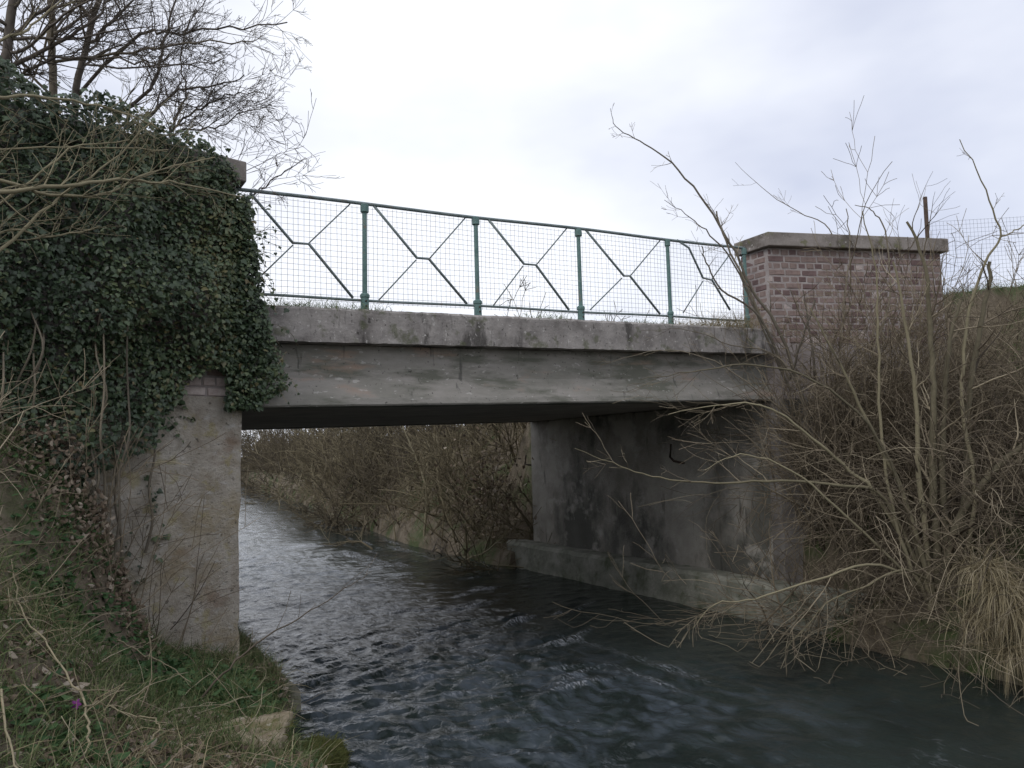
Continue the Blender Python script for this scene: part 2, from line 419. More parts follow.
def ground(s, t):
    s = np.asarray(s, float); t = np.asarray(t, float)
    b = bendx(t); sl = s - b
    P = np.stack([s, t, 0 * s], -1).reshape(-1, 3)
    n = (fnoise(P, .9, 3, 3).reshape(s.shape) - .5)
    nf = (fnoise(P, 3.5, 9, 2).reshape(s.shape) - .5)
    # left bank
    el = smooth(-3.2, .2, t) * (1 - smooth(6.0, 9.0, t))
    hl = .33 + .28 * (.5 - np.maximum(sl, -5)) + .72 * smooth(-.7, -1.9, sl) * smooth(-4.6, -1.6, t) + .16 * np.clip(t + 5, -2, 0)
    hl = hl + .75 * smooth(-.55, -1.3, s) * smooth(-1.3, -.3, t - wall_l(s)) * (s > -4) * (t < .3)
    hl = np.minimum(hl, 2.4)
    hl = np.where(sl < -3.0, hl * (1 - smooth(-3.0, -6, sl)) + smooth(-3.0, -6, sl) * (1.9 + 1.6 * el), hl)
    behind_l = (t > wall_l(s) + .22) & (t < 5.8) & (s < -.1)
    hl = np.where(behind_l, 3.45 * (1 - .0 * el), hl)
    up = smooth(5.8, 8.5, t)
    hl_up = .35 + .45 * (.5 - np.maximum(sl, -3))
    hl = np.where(t > 5.8, 3.45 * (1 - up) + np.minimum(hl_up, 1.7) * up, hl)
    # right bank
    hr = .10 + .80 * np.clip(sl - 5.75, 0, 4.9) * (1.0)
    hr = np.minimum(hr, 4.05) + .32 * smooth(9.3, 10.6, s)
    lowr = smooth(-3.5, -14, t); hr = hr * (1 - .45 * lowr)
    behind_r = (t > wall_r(s) + .22) & (t < 5.8) & (s > 6.8)
    hr = np.where(behind_r, 3.62 + .03 * np.clip(s - 7, 0, 10) + .6 * smooth(9.2, 10.2, s) * (1 - smooth(.6, 1.2, t)), hr)
    hr_up = .15 + 1.05 * np.clip(sl - 5.9, 0, 2.6)
    hr = np.where(t > 5.8, np.where(sl > 6.9, 3.6, .3) * (1 - up) + hr_up * up, hr)
    toe = smooth(-.1, -1.7, t + 1.2 * smooth(6.15, 6.7, s)) ; hr = np.where((t < 5.8) & (s < 6.7), hr * toe - .35 * (1 - toe), hr)
    h = np.where(sl < 3.2, hl, hr)
    # channel
    edge = .42 * smooth(-.2, -1.6, t); ch = smooth(.62, .22, sl + edge); ch2 = smooth(5.72, 6.05, sl)
    bank = np.where(sl < 3.2, ch, ch2)
    h = h * bank + (-.55) * (1 - bank)
    under = (t > -1.2) & (t < 5.9) & (s > -.05) & (s < 7.0)      # filled by footing and abutments
    h = np.where(under & (sl < 3.2), np.minimum(h, .34 + .1 * nf), h)
    h = np.where(under & (sl > 3.2) & (t > wall_r(s) + .1), np.minimum(h, -.2), h)
    rough = (.12 * n + .07 * nf) * bank
    far = smooth(20, 60, np.hypot(s - 3, t))
    h = h + rough * np.where((t > .0) & (t < 5.8), .25, 1.0)
    return np.where((bank > .5), h * (1 - far) + far * np.maximum(1.2 + .6 * n, .6), h)

def gz(s, t): return float(ground(np.array([s]), np.array([t]))[0])

def axis(lo, hi, step, far, ratio=1.18):
    a = list(np.arange(lo, hi + 1e-6, step)); g = step
    x = hi
    while x < far: g *= ratio; x += g; a.append(x)
    g = step; x = lo
    while x > -far: g *= ratio; x -= g; a.insert(0, x)
    return np.array(a)
sa, ta = axis(-5, 12, .1, 900), axis(-9, 9, .1, 900)
S, Tt = np.meshgrid(sa, ta, indexing='ij')
Z = ground(S, Tt)
V = B0 + S[..., None] * US + Tt[..., None] * UT; V[..., 2] = Z
ni, nj = S.shape
idx = np.arange(ni * nj).reshape(ni, nj)
q = np.stack([idx[:-1, :-1], idx[1:, :-1], idx[1:, 1:], idx[:-1, 1:]], -1).reshape(-1, 4)
obj('ground', mesh_data('ground', V.reshape(-1, 3), q, True), MAT['soil'], kind='structure')

# ----------------------------------------------------------------- the river
wm = bpy.data.materials.new('river_water'); wm.use_nodes = True
t_ = wm.node_tree; N = t_.nodes.new; L = t_.links.new
b = t_.nodes['Principled BSDF']
b.inputs['IOR'].default_value = 1.33; b.inputs['Roughness'].default_value = .09
tc = N('ShaderNodeTexCoord'); mp = N('ShaderNodeMapping'); mp.inputs['Scale'].default_value = (1.5, 1.0, 1)
L(tc.outputs['Object'], mp.inputs['Vector'])
n1 = N('ShaderNodeTexNoise'); n1.inputs['Scale'].default_value = 7; n1.inputs['Detail'].default_value = 6
n1.inputs['Distortion'].default_value = 1.0
L(mp.outputs[0], n1.inputs['Vector'])
bp = N('ShaderNodeBump'); bp.inputs['Strength'].default_value = .75; bp.inputs['Distance'].default_value = .03
L(n1.outputs['Fac'], bp.inputs['Height']); L(bp.outputs[0], b.inputs['Normal'])
ac = N('ShaderNodeAttribute'); ac.attribute_name = 'chop'
cr = N('ShaderNodeMapRange'); cr.inputs['To Min'].default_value = .28; cr.inputs['To Max'].default_value = .8
L(ac.outputs['Fac'], cr.inputs['Value']); L(cr.outputs[0], bp.inputs['Strength'])
n2 = N('ShaderNodeTexNoise'); n2.inputs['Scale'].default_value = .7; n2.inputs['Detail'].default_value = 4
L(tc.outputs['Object'], n2.inputs['Vector'])
r = N('ShaderNodeValToRGB'); r.color_ramp.elements[0].position = .35; r.color_ramp.elements[0].color = (.012, .017, .016, 1)
r.color_ramp.elements[1].position = .7; r.color_ramp.elements[1].color = (.028, .038, .034, 1)
L(n2.outputs['Fac'], r.inputs[0])
af = N('ShaderNodeAttribute'); af.attribute_name = 'tint'
n4 = N('ShaderNodeTexNoise'); n4.inputs['Scale'].default_value = 22; n4.inputs['Detail'].default_value = 5; n4.inputs['Roughness'].default_value = .7
mp4 = N('ShaderNodeMapping'); mp4.inputs['Scale'].default_value = (1.5, .5, 1); n4.inputs['Distortion'].default_value = 1.2
L(tc.outputs['Object'], mp4.inputs['Vector']); L(mp4.outputs[0], n4.inputs['Vector'])
ms4 = N('ShaderNodeMapRange'); ms4.inputs['From Min'].default_value = .44; ms4.inputs['From Max'].default_value = .68; L(n4.outputs['Fac'], ms4.inputs['Value'])
ad = N('ShaderNodeMath'); ad.operation = 'MULTIPLY'; L(af.outputs['Fac'], ad.inputs[0]); L(ms4.outputs[0], ad.inputs[1])
mr = N('ShaderNodeMapRange'); mr.inputs['From Min'].default_value = .04; mr.inputs['From Max'].default_value = .7; mr.inputs['To Max'].default_value = .8
L(ad.outputs[0], mr.inputs['Value'])
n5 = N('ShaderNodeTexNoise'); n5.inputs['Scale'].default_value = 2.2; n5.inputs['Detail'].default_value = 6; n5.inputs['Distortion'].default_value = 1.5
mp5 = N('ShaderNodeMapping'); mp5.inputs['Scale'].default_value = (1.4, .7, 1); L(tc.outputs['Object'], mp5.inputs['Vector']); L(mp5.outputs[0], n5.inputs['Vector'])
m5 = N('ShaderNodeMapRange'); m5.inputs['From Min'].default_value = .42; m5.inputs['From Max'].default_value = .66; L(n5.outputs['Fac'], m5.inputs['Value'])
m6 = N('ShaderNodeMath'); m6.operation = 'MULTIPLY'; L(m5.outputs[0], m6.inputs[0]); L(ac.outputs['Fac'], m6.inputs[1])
mx5 = N('ShaderNodeMixRGB'); L(m6.outputs[0], mx5.inputs[0]); L(r.outputs[0], mx5.inputs[1]); mx5.inputs[2].default_value = (.07, .085, .10, 1)  # pale blue-grey sky reflection painted into the choppy water's base colour, along with aeration
mxn = N('ShaderNodeMixRGB'); L(mr.outputs[0], mxn.inputs[0]); L(mx5.outputs[0], mxn.inputs[1]); mxn.inputs[2].default_value = (.56, .58, .63, 1)
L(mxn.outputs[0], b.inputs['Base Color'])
rr = N('ShaderNodeMapRange'); rr.inputs['To Min'].default_value = .13; rr.inputs['To Max'].default_value = .6
L(mr.outputs[0], rr.inputs['Value']); L(rr.outputs[0], b.inputs['Roughness'])

sw = np.linspace(-.15, 6.9, 220)
tw = np.concatenate([np.arange(-6, 7, .028), 7 + np.cumsum(.025 * 1.014 ** np.arange(420))])
tw = np.concatenate([-6 - np.cumsum(.03 * 1.03 ** np.arange(150))[::-1], tw])
tw = tw[tw < 140]
S, Tt = np.meshgrid(sw, tw, indexing='ij')
Hh = np.zeros_like(S)
wr = np.random.default_rng(3)
wx = S + .25 * np.sin(.9 * Tt + 1.3) + .12 * np.sin(2.3 * S + 1.7 * Tt)
wt = Tt + .3 * np.sin(.8 * S + .5 * Tt) + .15 * np.sin(2.1 * S - 1.1 * Tt + 2)
for k in range(110):
    lam = .085 * (8.5 ** wr.random()); a = wr.normal(math.pi / 2, .8)
    kx, kt = math.cos(a) * 2 * math.pi / lam, math.sin(a) * 2 * math.pi / lam
    ph = wr.random() * 6.28
    env = .5 + .5 * np.sin(S * wr.uniform(.5, 2) + Tt * wr.uniform(.3, 1.2) + wr.random() * 6.28)
    Hh += .0060 * lam ** .85 * env * np.sin(kx * wx + kt * wt + ph)
P = np.stack([S, Tt, 0 * S], -1).reshape(-1, 3)
turb = fnoise(P * np.array([1, .55, 1]), .45, 21, 3).reshape(S.shape)
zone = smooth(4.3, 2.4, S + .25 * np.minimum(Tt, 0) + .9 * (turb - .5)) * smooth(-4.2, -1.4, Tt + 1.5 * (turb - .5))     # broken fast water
amp = .30 + .74 * zone * (1 - .45 * smooth(0, 4, Tt)) + .2 * smooth(.5, .7, turb)
Hh = Hh * amp
swell = fnoise(P * np.array([.55, 1.0, 1]), .8, 31, 2).reshape(S.shape) - .5
Hh += .06 * swell * (.5 + .6 * zone)
foam = smooth(.012, .04, Hh) * (.15 + .6 * zone) * smooth(.42, .62, turb)
RID = [(468, 606, .55, .09, .045), (520, 622, .35, .08, .04), (556, 640, .35, .09, .04), (440, 632, .45, .10, .03), (400, 612, .4, .08, .03), (290, 548, .6, .22, .05), (330, 556, .5, .2, .03)]
for k in range(90):
    RID.append((wr.uniform(270, 600), 545 + 150 * wr.random() ** 1.3, wr.uniform(.08, .35), wr.uniform(.035, .09), wr.uniform(.008, .026)))
for k in range(30):
    RID.append((wr.uniform(360, 980), wr.uniform(670, 768), wr.uniform(.1, .4), wr.uniform(.03, .06), wr.uniform(.003, .008)))
for (px, py, wds, wdt, ht) in RID:
    r_ = ray(px, py); p_ = CAM + r_ * (-CAM[2] / r_[2]); s0, t0 = ST(p_[0], p_[1])
    dT = Tt - t0 - .25 * (S - s0) + .12 * np.sin(3.1 * S + px) ; e = np.exp(-((S - s0) / wds) ** 2)
    Hh += ht * e * (np.exp(-(dT / wdt) ** 2) - .9 * np.exp(-((dT - 2.0 * wdt) / wdt) ** 2))
    foam += 17 * ht * e * np.exp(-((dT + .4 * wdt) / (wdt * 1.1)) ** 2)
Zw = Hh * (1 - .6 * smooth(15, 60, Tt))
streak = fnoise(P * np.array([3.4, .35, 1]), 1.5, 41, 3).reshape(S.shape)
foam += .5 * smooth(.56, .74, streak) * smooth(.40, .6, turb)
foam = np.clip(foam, 0, 1)
V = B0 + (S + bendx(Tt))[..., None] * US + Tt[..., None] * UT; V[..., 2] = Zw
ni, nj = S.shape
idx = np.arange(ni * nj).reshape(ni, nj)
q = np.stack([idx[:-1, :-1], idx[1:, :-1], idx[1:, 1:], idx[:-1, 1:]], -1).reshape(-1, 4)
rme = (mesh_data('river', np.concatenate([(V - B0) @ np.stack([US, UT, UZ], 1)]).reshape(-1, 3), q, True, foam.ravel()))
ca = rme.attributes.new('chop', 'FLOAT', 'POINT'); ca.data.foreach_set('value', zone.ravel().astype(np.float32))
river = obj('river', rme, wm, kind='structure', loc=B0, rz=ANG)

# ----------------------------------------------------------------- the bridge
SL = .02
bridge = thing('bridge', 'grey concrete girder bridge spanning the river between two abutments', 'bridge', B0, ANG)
ZK1, ZK0, ZG = 3.475, 3.15, 2.565
prism('edge_kerb', [(-.05, ZK0), (.42, ZK0), (.42, ZK1), (-.02, ZK1), (-.05, ZK1 - .025)], -.35, 6.50, MAT['kerb'], bridge, .03, .04, SL, .008, 14, 1)
prism('girder', [(.03, ZG), (.35, ZG), (.35, ZK0 - .004), (.125, ZK0 - .004), (.120, ZG + .27), (.03, ZG + .07), (.018, ZG + .015)], -.3, 6.62, MAT['girder'], bridge, .05, .06, SL, .004, 5, 2)
prism('deck_slab', [(.354, ZG + .012), (5.64, ZG + .012), (5.64, ZK0 + .15), (.354, ZK0 + .15)], -.3, 6.62, MAT['soffit'], bridge, .3, .3, SL, .003, 3, 3)
prism('girder', [(5.644, ZG), (5.97, ZG), (5.97, ZK0 - .004), (5.644, ZK0 - .004)], -.3, 6.62, MAT['girder'], bridge, .2, .2, SL, .004, 5, 4)
prism('edge_kerb', [(5.60, ZK0), (6.03, ZK0), (6.03, ZK1), (5.60, ZK1)], -.35, 6.52, MAT['kerb'], bridge, .2, .2, SL, .008, 7, 5)
# abutments: walls along the river, swept across the bridge width (swap the axes)
def block(name, s0, s1, t0, t1, z0, z1, mat, parent, step=.12, jit=.01, jscale=2.5, seed=0, c=.02):
    V, Fq = sweep(refine(chip_profile(s0, s1, z0, z1, c), step), np.linspace(t0, t1, max(2, int((t1 - t0) / step))), 0, jit, jscale, seed)
    V = V[:, [1, 0, 2]]
    me = mesh_data(name, V, Fq); fix_normals(me)
    return obj(name, me, mat, parent)
block('abutment', 6.50, 7.3, 1.05, 6.0, -.8, ZG + .14, MAT['abutment'], bridge, seed=6)
block('abutment', 6.535, 7.3, .14, 1.046, -.8, ZG + .13, MAT['abutment'], bridge, seed=7)
block('abutment', -.9, -.003, .06, 6.0, -.8, ZG + .0, MAT['abutment'], bridge, seed=8)
block('footing', 6.08, 6.51, -1.3, 6.3, -.8, .46, MAT['footing'], bridge, .06, .03, 3.5, 9, .05)
block('footing', -.25, .46, -.3, 6.3, -.8, .24, MAT['footing_l'], bridge, .08, .03, 3.5, 10, .05)
# short iron dowels left in the abutment face
for pts in ([(671, 444), (670, 457), (674, 461), (682, 463)], [(526, 455), (525, 464), (529, 465)]):
    T = Tubes(); pp = []
    for (x, y) in pts:
        t, z = on_s(x, y, 6.46); pp.append((6.46, t, z))
    pp.append((6.52, pp[-1][1], pp[-1][2])); T.add(np.array(pp), .018, 6)
    T.build('iron_dowel', MAT['rust'], bridge)
roadme, rf = sweep([(.43, ZK1 - .12), (5.59, ZK1 - .12), (5.59, ZK1 - .09), (.43, ZK1 - .09)], np.linspace(-60, 60, 40), .0, 0)
roadme[:, 2] += np.where(roadme[:, 0] > 0, np.minimum(roadme[:, 0], 7) * SL, 0) + np.where((roadme[:, 0] > 6.9) | (roadme[:, 0] < -.4), .12, 0) * 0
me = mesh_data('road', roadme, rf); fix_normals(me)
obj('road', me, MAT['asphalt'], kind='structure', loc=B0, rz=ANG)

# ----------------------------------------------------------------- wing walls with brick parapets
def brick_mesh(l, h, dpt, seed):
    g = np.random.default_rng(seed); c = .006; V = []
    for z in (0, 1):
        for (x, y) in ((0, 0), (1, 0), (1, 1), (0, 1)):
            V.append((x * l + (c if x == 0 else -c), y * h + (c if y == 0 else -c), 0))
            V.append((x * l, y * h, dpt if z else dpt)) if z == 2 else None
    V = []
    for (x, y) in ((0, 0), (1, 0), (1, 1), (0, 1)): V.append((x * l, y * h, dpt))           # back
    for (x, y) in ((0, 0), (1, 0), (1, 1), (0, 1)): V.append((x * l, y * h, c))             # arris
    for (x, y) in ((0, 0), (1, 0), (1, 1), (0, 1)): V.append((x * l + (c if x == 0 else -c), y * h + (c if y == 0 else -c), 0))
    V = np.array(V); V[8:] += g.normal(0, .0025, (4, 3)); V[4:8, :2] += g.normal(0, .0015, (4, 2))
    Fq = []
    for a in (0, 4):
        for i in range(4): Fq.append((a + i, a + (i + 1) % 4, a + 4 + (i + 1) % 4, a + 4 + i))
    Fq.append((8, 9, 10, 11))
    V[:, 2] = V[:, 2]                                   # x along wall, y up, z into wall
    me = mesh_data('brick', V[:, [0, 2, 1]], Fq); fix_normals(me)
    return me
BR = {}
def brick_kind(l, mk):
    key = (round(l, 3), mk, random.randrange(3))
    if key not in BR:
        BR[key] = brick_mesh(l, .068, .06, len(BR) + 5); BR[key].materials.append(MAT[mk])
    return BR[key]
def wear(me_list):
    pass
def lay_bricks(root, origin, direc, length, z0, rows, seed, limit=None, skip=None, pale=0):
    """brick courses on one face; origin and direc in the root's frame; returns how many"""
    g = random.Random(seed); n = 0; ang = math.atan2(direc[1], direc[0])
    for rrow in range(rows):
        header = rrow % 2; l = .098 if header else .212; x = 0 if not header else .060
        zz = z0 + rrow * .0885
        if header and x > 0:
            items = [(0, .042)]
        else: items = []
        while x + l < length - .002: items.append((x, l)); x += l + .022
        if length - x > .03: items.append((x, length - x - .004))
        for (xx, ll) in items:
            if skip and skip(xx + ll / 2, zz): continue
            u = g.random(); mk = 'brick' if u < .60 else 'brick2' if u < .96 else 'brick3'
            if pale and rrow < pale: mk = 'brick3'
            o = obj('brick', brick_kind(ll, mk), None, root)
            o.location = (origin[0] + direc[0] * xx + direc[1] * g.uniform(-.003, .004), origin[1] + direc[1] * xx - direc[0] * g.uniform(-.003, .004), zz + g.uniform(-.003, .003))
            o.rotation_euler = (0, 0, ang + g.uniform(-.012, .012)); n += 1
    return n

def poly_prism(name, poly, z0, z1, mat, parent, bevel=0.0, ztop=None, jit=0.0, cut=0, seed=0):
    """vertical prism over a plan polygon; worn edges when cut > 0"""
    pr = refine(poly, cut) if cut else [np.array(p, float) for p in poly]
    zs = np.linspace(z0, z1, max(2, int((z1 - z0) / cut) + 1)) if cut else np.array([z0, z1])
    m = len(pr); V = np.array([(p[0], p[1], z) for z in zs for p in pr])
    if jit:
        c = np.mean(pr, 0); dv = V[:, :2] - c; dv /= np.linalg.norm(dv, axis=1)[:, None]
        V[:, :2] += dv * ((fnoise(V, 3.2, seed, 5) - .5) * 2 * jit)[:, None]
    Fq = [(k * m + i, k * m + (i + 1) % m, (k + 1) * m + (i + 1) % m, (k + 1) * m + i) for k in range(len(zs) - 1) for i in range(m)]
    Fq += [list(range(m))[::-1], list(range((len(zs) - 1) * m, len(zs) * m))]
    me = mesh_data(name, V, Fq); fix_normals(me)
    o = obj(name, me, mat, parent)
    if bevel:
        md = o.modifiers.new('bevel', 'BEVEL'); md.width = bevel; md.segments = 2; md.limit_method = 'ANGLE'; md.angle_limit = 1.0
    return o

# right one: local frame origin C1, x along the face, y into the bank
C1 = W(6.57, -.02); C2 = W(9.03, -.78)
aR = math.atan2(C2[1] - C1[1], C2[0] - C1[0]); LR = float(np.linalg.norm((C2 - C1)[:2]))
rot = lambda v, a: np.array([v[0] * math.cos(a) + v[1] * math.sin(a), -v[0] * math.sin(a) + v[1] * math.cos(a)])
endR = rot(UT[:2], aR)                          # direction of the end face in the local frame
rw = thing('brick_parapet', 'red brick parapet wall with flat concrete coping behind the bare shrubs', 'wall', (C1[0], C1[1], 0), aR)
TH = .46; ZB, ZC = 2.72, 4.665
polyR = lambda i: [np.array((0 + i * .6, i)), np.array((LR - i, i)), np.array((LR - i, TH - i)), endR * TH / endR[1] + np.array((i * 1.2, -i))]
poly_prism('wing_base', polyR(-.03), -.7, ZB - .01, MAT['wing_r'], rw, 0, jit=.012, cut=.12, seed=4)
poly_prism('mortar_core', polyR(.0045), ZB - .02, ZC, MAT['mortar'], rw)
poly_prism('coping', [np.array((-.05, -.10)), np.array((LR + .07, -.08)), np.array((LR + .07, TH + .07)), endR * (TH + .05) / endR[1] + np.array((-.05, 0)), ], ZC + .004, ZC + .185, MAT['cap'], rw, .012, jit=.006, cut=.06, seed=8)
rows = int((ZC - ZB) / .0885)
n0 = 22 - 14
NR = lay_bricks(rw, (0, 0), (1, 0), LR, ZC - .0885 * 14, 14, 3)
LE = TH / endR[1]
NR += lay_bricks(rw, endR * LE, -endR, LE - .062, ZC - .0885 * 14, 14, 4)

# left one: x runs from the bridge corner out along the wing (towards the near bank)
D1 = W(-.0, -.01); dl = unit(W(-1.7, -.45) - W(0, 0)); aL = math.atan2(-dl[1], -dl[0])
lw = thing('brick_parapet', 'brick parapet on a pale weathered concrete wing wall, smothered in ivy', 'wall', (D1[0], D1[1], 0), aL)
LL = 3.4
endL = rot(UT[:2], aL)
polyL = lambda i: [np.array((-LL + i, i)), np.array((-i, i)), endL * TH / endL[1] + np.array((-i, -i)), np.array((-LL + i, TH - i))]
poly_prism('wing_base', polyL(-.012), -.7, ZB - .07, MAT['wing'], lw, 0, jit=.04, cut=.035, seed=14)
poly_prism('mortar_core', polyL(.022), ZB - .08, ZC - .1, MAT['mortar'], lw)
lay_bricks(lw, (-1.2, .01), (1, 0), 1.19, ZB - .062, 9, 6, pale=2)
poly_prism('coping', polyL(-.05), ZC - .096, ZC + .09, MAT['cap'], lw, .012, jit=.006, cut=.08, seed=9)

# ----------------------------------------------------------------- the railing
TR = .14
rail = thing('railing', 'green steel railing with crossed braces and square wire mesh on the bridge edge', 'railing', B0, ANG)
_a = [on_t(x, y, TR) for x, y in ((252, 190), (364, 205), (476, 218), (579, 229), (668, 238), (743, 249))]
_ft = np.polyfit([p[0] for p in _a], [p[1] for p in _a], 1)
_a = [on_t(x, y, TR) for x, y in ((262, 294), (350, 299), (470, 307), (570, 312), (660, 315))]
_fb = np.polyfit([p[0] for p in _a], [p[1] for p in _a], 1)
zt = lambda s: _ft[0] * s + _ft[1]
zb = lambda s: _fb[0] * s + _fb[1]
print('RAIL', _ft, _fb)
posts = [on_t(x, 270, TR)[0] for x in (253, 364, 476.5, 579, 668, 744)]
posts[0] = .02
def bar(name, pts, r, mat=MAT['rail'], sides=6, parent=rail):
    T = Tubes(); T.add(np.array(pts), r, sides, .5); return T.build(name, mat, parent)
ss = np.linspace(-.12, posts[-1] + .03, 40)
bar('top_rail', [(s, TR + .002 * math.sin(s * 3), zt(s) + .006 * math.sin(2.1 * s)) for s in ss], .0175)
bar('bottom_rail', [(s, TR, zb(s) + .005 * math.sin(2.7 * s + 1)) for s in ss], .014)
for k, s in enumerate(posts[1:]):
    zf = ZK1 + SL * s - .03
    lean = rs.normal(0, .006); wide = 1.0 if k < 3 else .85
    def ring(name, hts, rad, par):
        T = Tubes(); T.add(np.array([(s + lean * (h - zf), TR - .012, h) for h in hts]), rad, 10, .5)
        p = T.build(name, MAT['post'], par); md = p.modifiers.new('es', 'EDGE_SPLIT'); md.split_angle = .6
        return p
    p = ring('post', [zf, zf + .5, zt(s) - .004], [.025, .024, .023], rail)
    ring('base_sleeve', [zf - .004, zf + .04, zf + .045, zf + .17, zf + .175, zf + .20, zf + .215], np.array([.046, .046, .041, .040, .047, .047, .034]) * wide, p)
    for hz in (zf + .085, zf + .135):
        T = Tubes(); T.add(np.array([(s, TR - .05 * wide, hz), (s, TR - .064 * wide, hz)]), .009, 6, .5); T.build('bolt', MAT['rust'], p)
    ring('top_clamp', [zt(s) - .09, zt(s) - .085, zt(s) - .012, zt(s) - .008], np.array([.034, .041, .041, .034]) * wide, p)
br = [  # (thick bar), (lower thin bar), (upper thin bar) in pixels of each bay
    ([(250, 193), (293, 243), (309, 244), (353, 298)], [(262, 275), (293, 245)], [(309, 243), (350, 204)]),
    ([(374, 206), (417, 258), (429, 259), (467, 304)], [(378, 301), (416, 260)], [(430, 258), (466, 217)]),
    ([(488, 219), (524, 264), (536, 265), (569, 310)], [(493, 306), (523, 266)], [(537, 264), (567, 228)]),
    ([(585, 229), (624, 276), (630, 276), (660, 314)], [(590, 310), (622, 278)], [(631, 275), (662, 238)]),
    ([(677, 240), (689, 248), (703, 278), (712, 280), (730, 310)], [(683, 313), (703, 281)], [(712, 279), (730, 254)]),
]
for thick, lo, hi in br:
    for pts, r, dt in ((thick, .0135, 0), (lo, .0075, .022), (hi, .0075, .022)):
        o = [on_t(x, y, TR + dt) for x, y in pts]
        bar('brace', [(s, TR + dt, z) for s, z in o], r)
T = Tubes()
s_end = posts[-1]
for s in np.arange(-.05, s_end, .052):
    s += rs.normal(0, .003)
    T.add(np.array([(s, TR + .03, zb(s) - .03), (s + rs.normal(0, .003), TR + .03 + rs.normal(0, .004), .5 * (zb(s) + zt(s))), (s, TR + .03, zt(s) - .015)]), .0018, 3)
for f in np.linspace(-.02, .965, 18):
    T.add(np.array([(s, TR + .032 + .004 * math.sin(5 * s + f * 9), zb(s) + f * (zt(s) - zb(s)) + .009 * math.sin(2.3 * s + 5 * f) * math.sin(3.1 * f)) for s in np.linspace(-.05, s_end, 40)]), .0018, 3)
T.build('wire_mesh', MAT['wire'], rail, kind='stuff')

# mesh fence behind the right parapet
fx = W(9.0, .75)
pf = at(926, 235, 11.4)
fence = thing('mesh_fence', 'pale square wire mesh fence behind the end of the brick parapet', 'fence', (pf[0], pf[1], 3.5))
T = Tubes(); top = at(925, 197, 11.4); T.add(np.array([(pf[0], pf[1], 3.4), (top[0], top[1], top[2])]), .028, 6)
T.build('post', MAT['rust'], fence, (pf[0], pf[1], 3.5))
T = Tubes(); e1 = at(928, 222, 11.45); e2 = at(1090, 212, 12.2); dz = 1.05
for k in np.linspace(0, 1, 46):
    p = e1 + (e2 - e1) * k; T.add(np.array([p, p - UZ * dz]), .0018, 3)
for f in np.linspace(0, 1, 18):
    T.add(np.array([e1 - UZ * f * dz, .5 * (e1 + e2) - UZ * (f * dz + .01), e2 - UZ * f * dz]), .0018, 3)
T.build('wire_mesh', MAT['wire'], fence, (pf[0], pf[1], 3.5), kind='stuff')
T = Tubes(); e3 = at(1092, 203, 12.2); T.add(np.array([e3, (e3[0], e3[1], 3.4)]), .028, 6)
T.build('post', MAT['rust'], fence, (pf[0], pf[1], 3.5))

# ----------------------------------------------------------------- ivy on the left parapet
nL = np.array([-dl[1], dl[0], 0.0]) * -1
if nL[1] > 0: nL = -nL
def wl(u, off, z): return D1 + dl * u[:, None] + nL * off[:, None] + UZ * z[:, None]
ivy = thing('ivy', 'dense dark green ivy covering the parapet at the bridge end', 'ivy', (D1[0], D1[1], 2.6))
n = 52000
u = rs.uniform(-.02, 3.3, n); z = rs.uniform(1.3, 5.0, n)
PP = np.stack([u, z, 0 * u], -1)
lo = np.interp(u, [0, .25, .45, .75, 1.2, 1.7, 3.3], [2.80, 2.90, 2.84, 2.35, 1.95, 1.65, 1.5]) + (fnoise(PP, 4, 3) - .5) * np.where(u < .5, .22, .55)
hi = np.interp(u, [0, .2, .6, 1.2, 2.2, 3.3], [4.66, 4.74, 4.80, 4.88, 5.0, 5.0]) + (fnoise(PP, 3, 5) - .5) * .22
th = .07 + .30 * smooth(.3, .75, fnoise(PP, 1.7, 7, 3)) * smooth(0, .4, u) + .05
dens = smooth(.20, .34, fnoise(PP, 3.0, 13, 3)) * np.where(z < 2.5, .55, 1)
keep = (z > lo) & (z < hi) & (rs.random(n) < dens) & ~((u < .05) & (z > 4.25))
u, z, th = u[keep], z[keep], th[keep]; n = len(u)
off = th * np.sqrt(rs.random(n)) + .015
P = wl(u, off, z)
# the ragged edge that hangs past the corner over the girder
m = 5600
zz = rs.uniform(2.55, 4.4, m)
wd_ = np.interp(zz, [2.55, 2.75, 3.0, 3.3, 3.6, 4.0, 4.4], [.16, .34, .34, .26, .17, .12, .07]) * (.55 + .9 * fnoise(np.stack([zz, zz * 0, zz * 0], -1), 4, 2))
sx = -.12 + rs.random(m) * (wd_ + .12); tt = -rs.uniform(.0, .22, m)
P2 = np.array([W(a, b, c) for a, b, c in zip(sx, tt, zz)])
m3 = 900                                # over the coping
uu = rs.uniform(.12, 3.2, m3); P3 = wl(uu, rs.uniform(-.45, .12, m3), ZC + .10 + rs.random(m3) * .16 * (.4 + uu / 2))
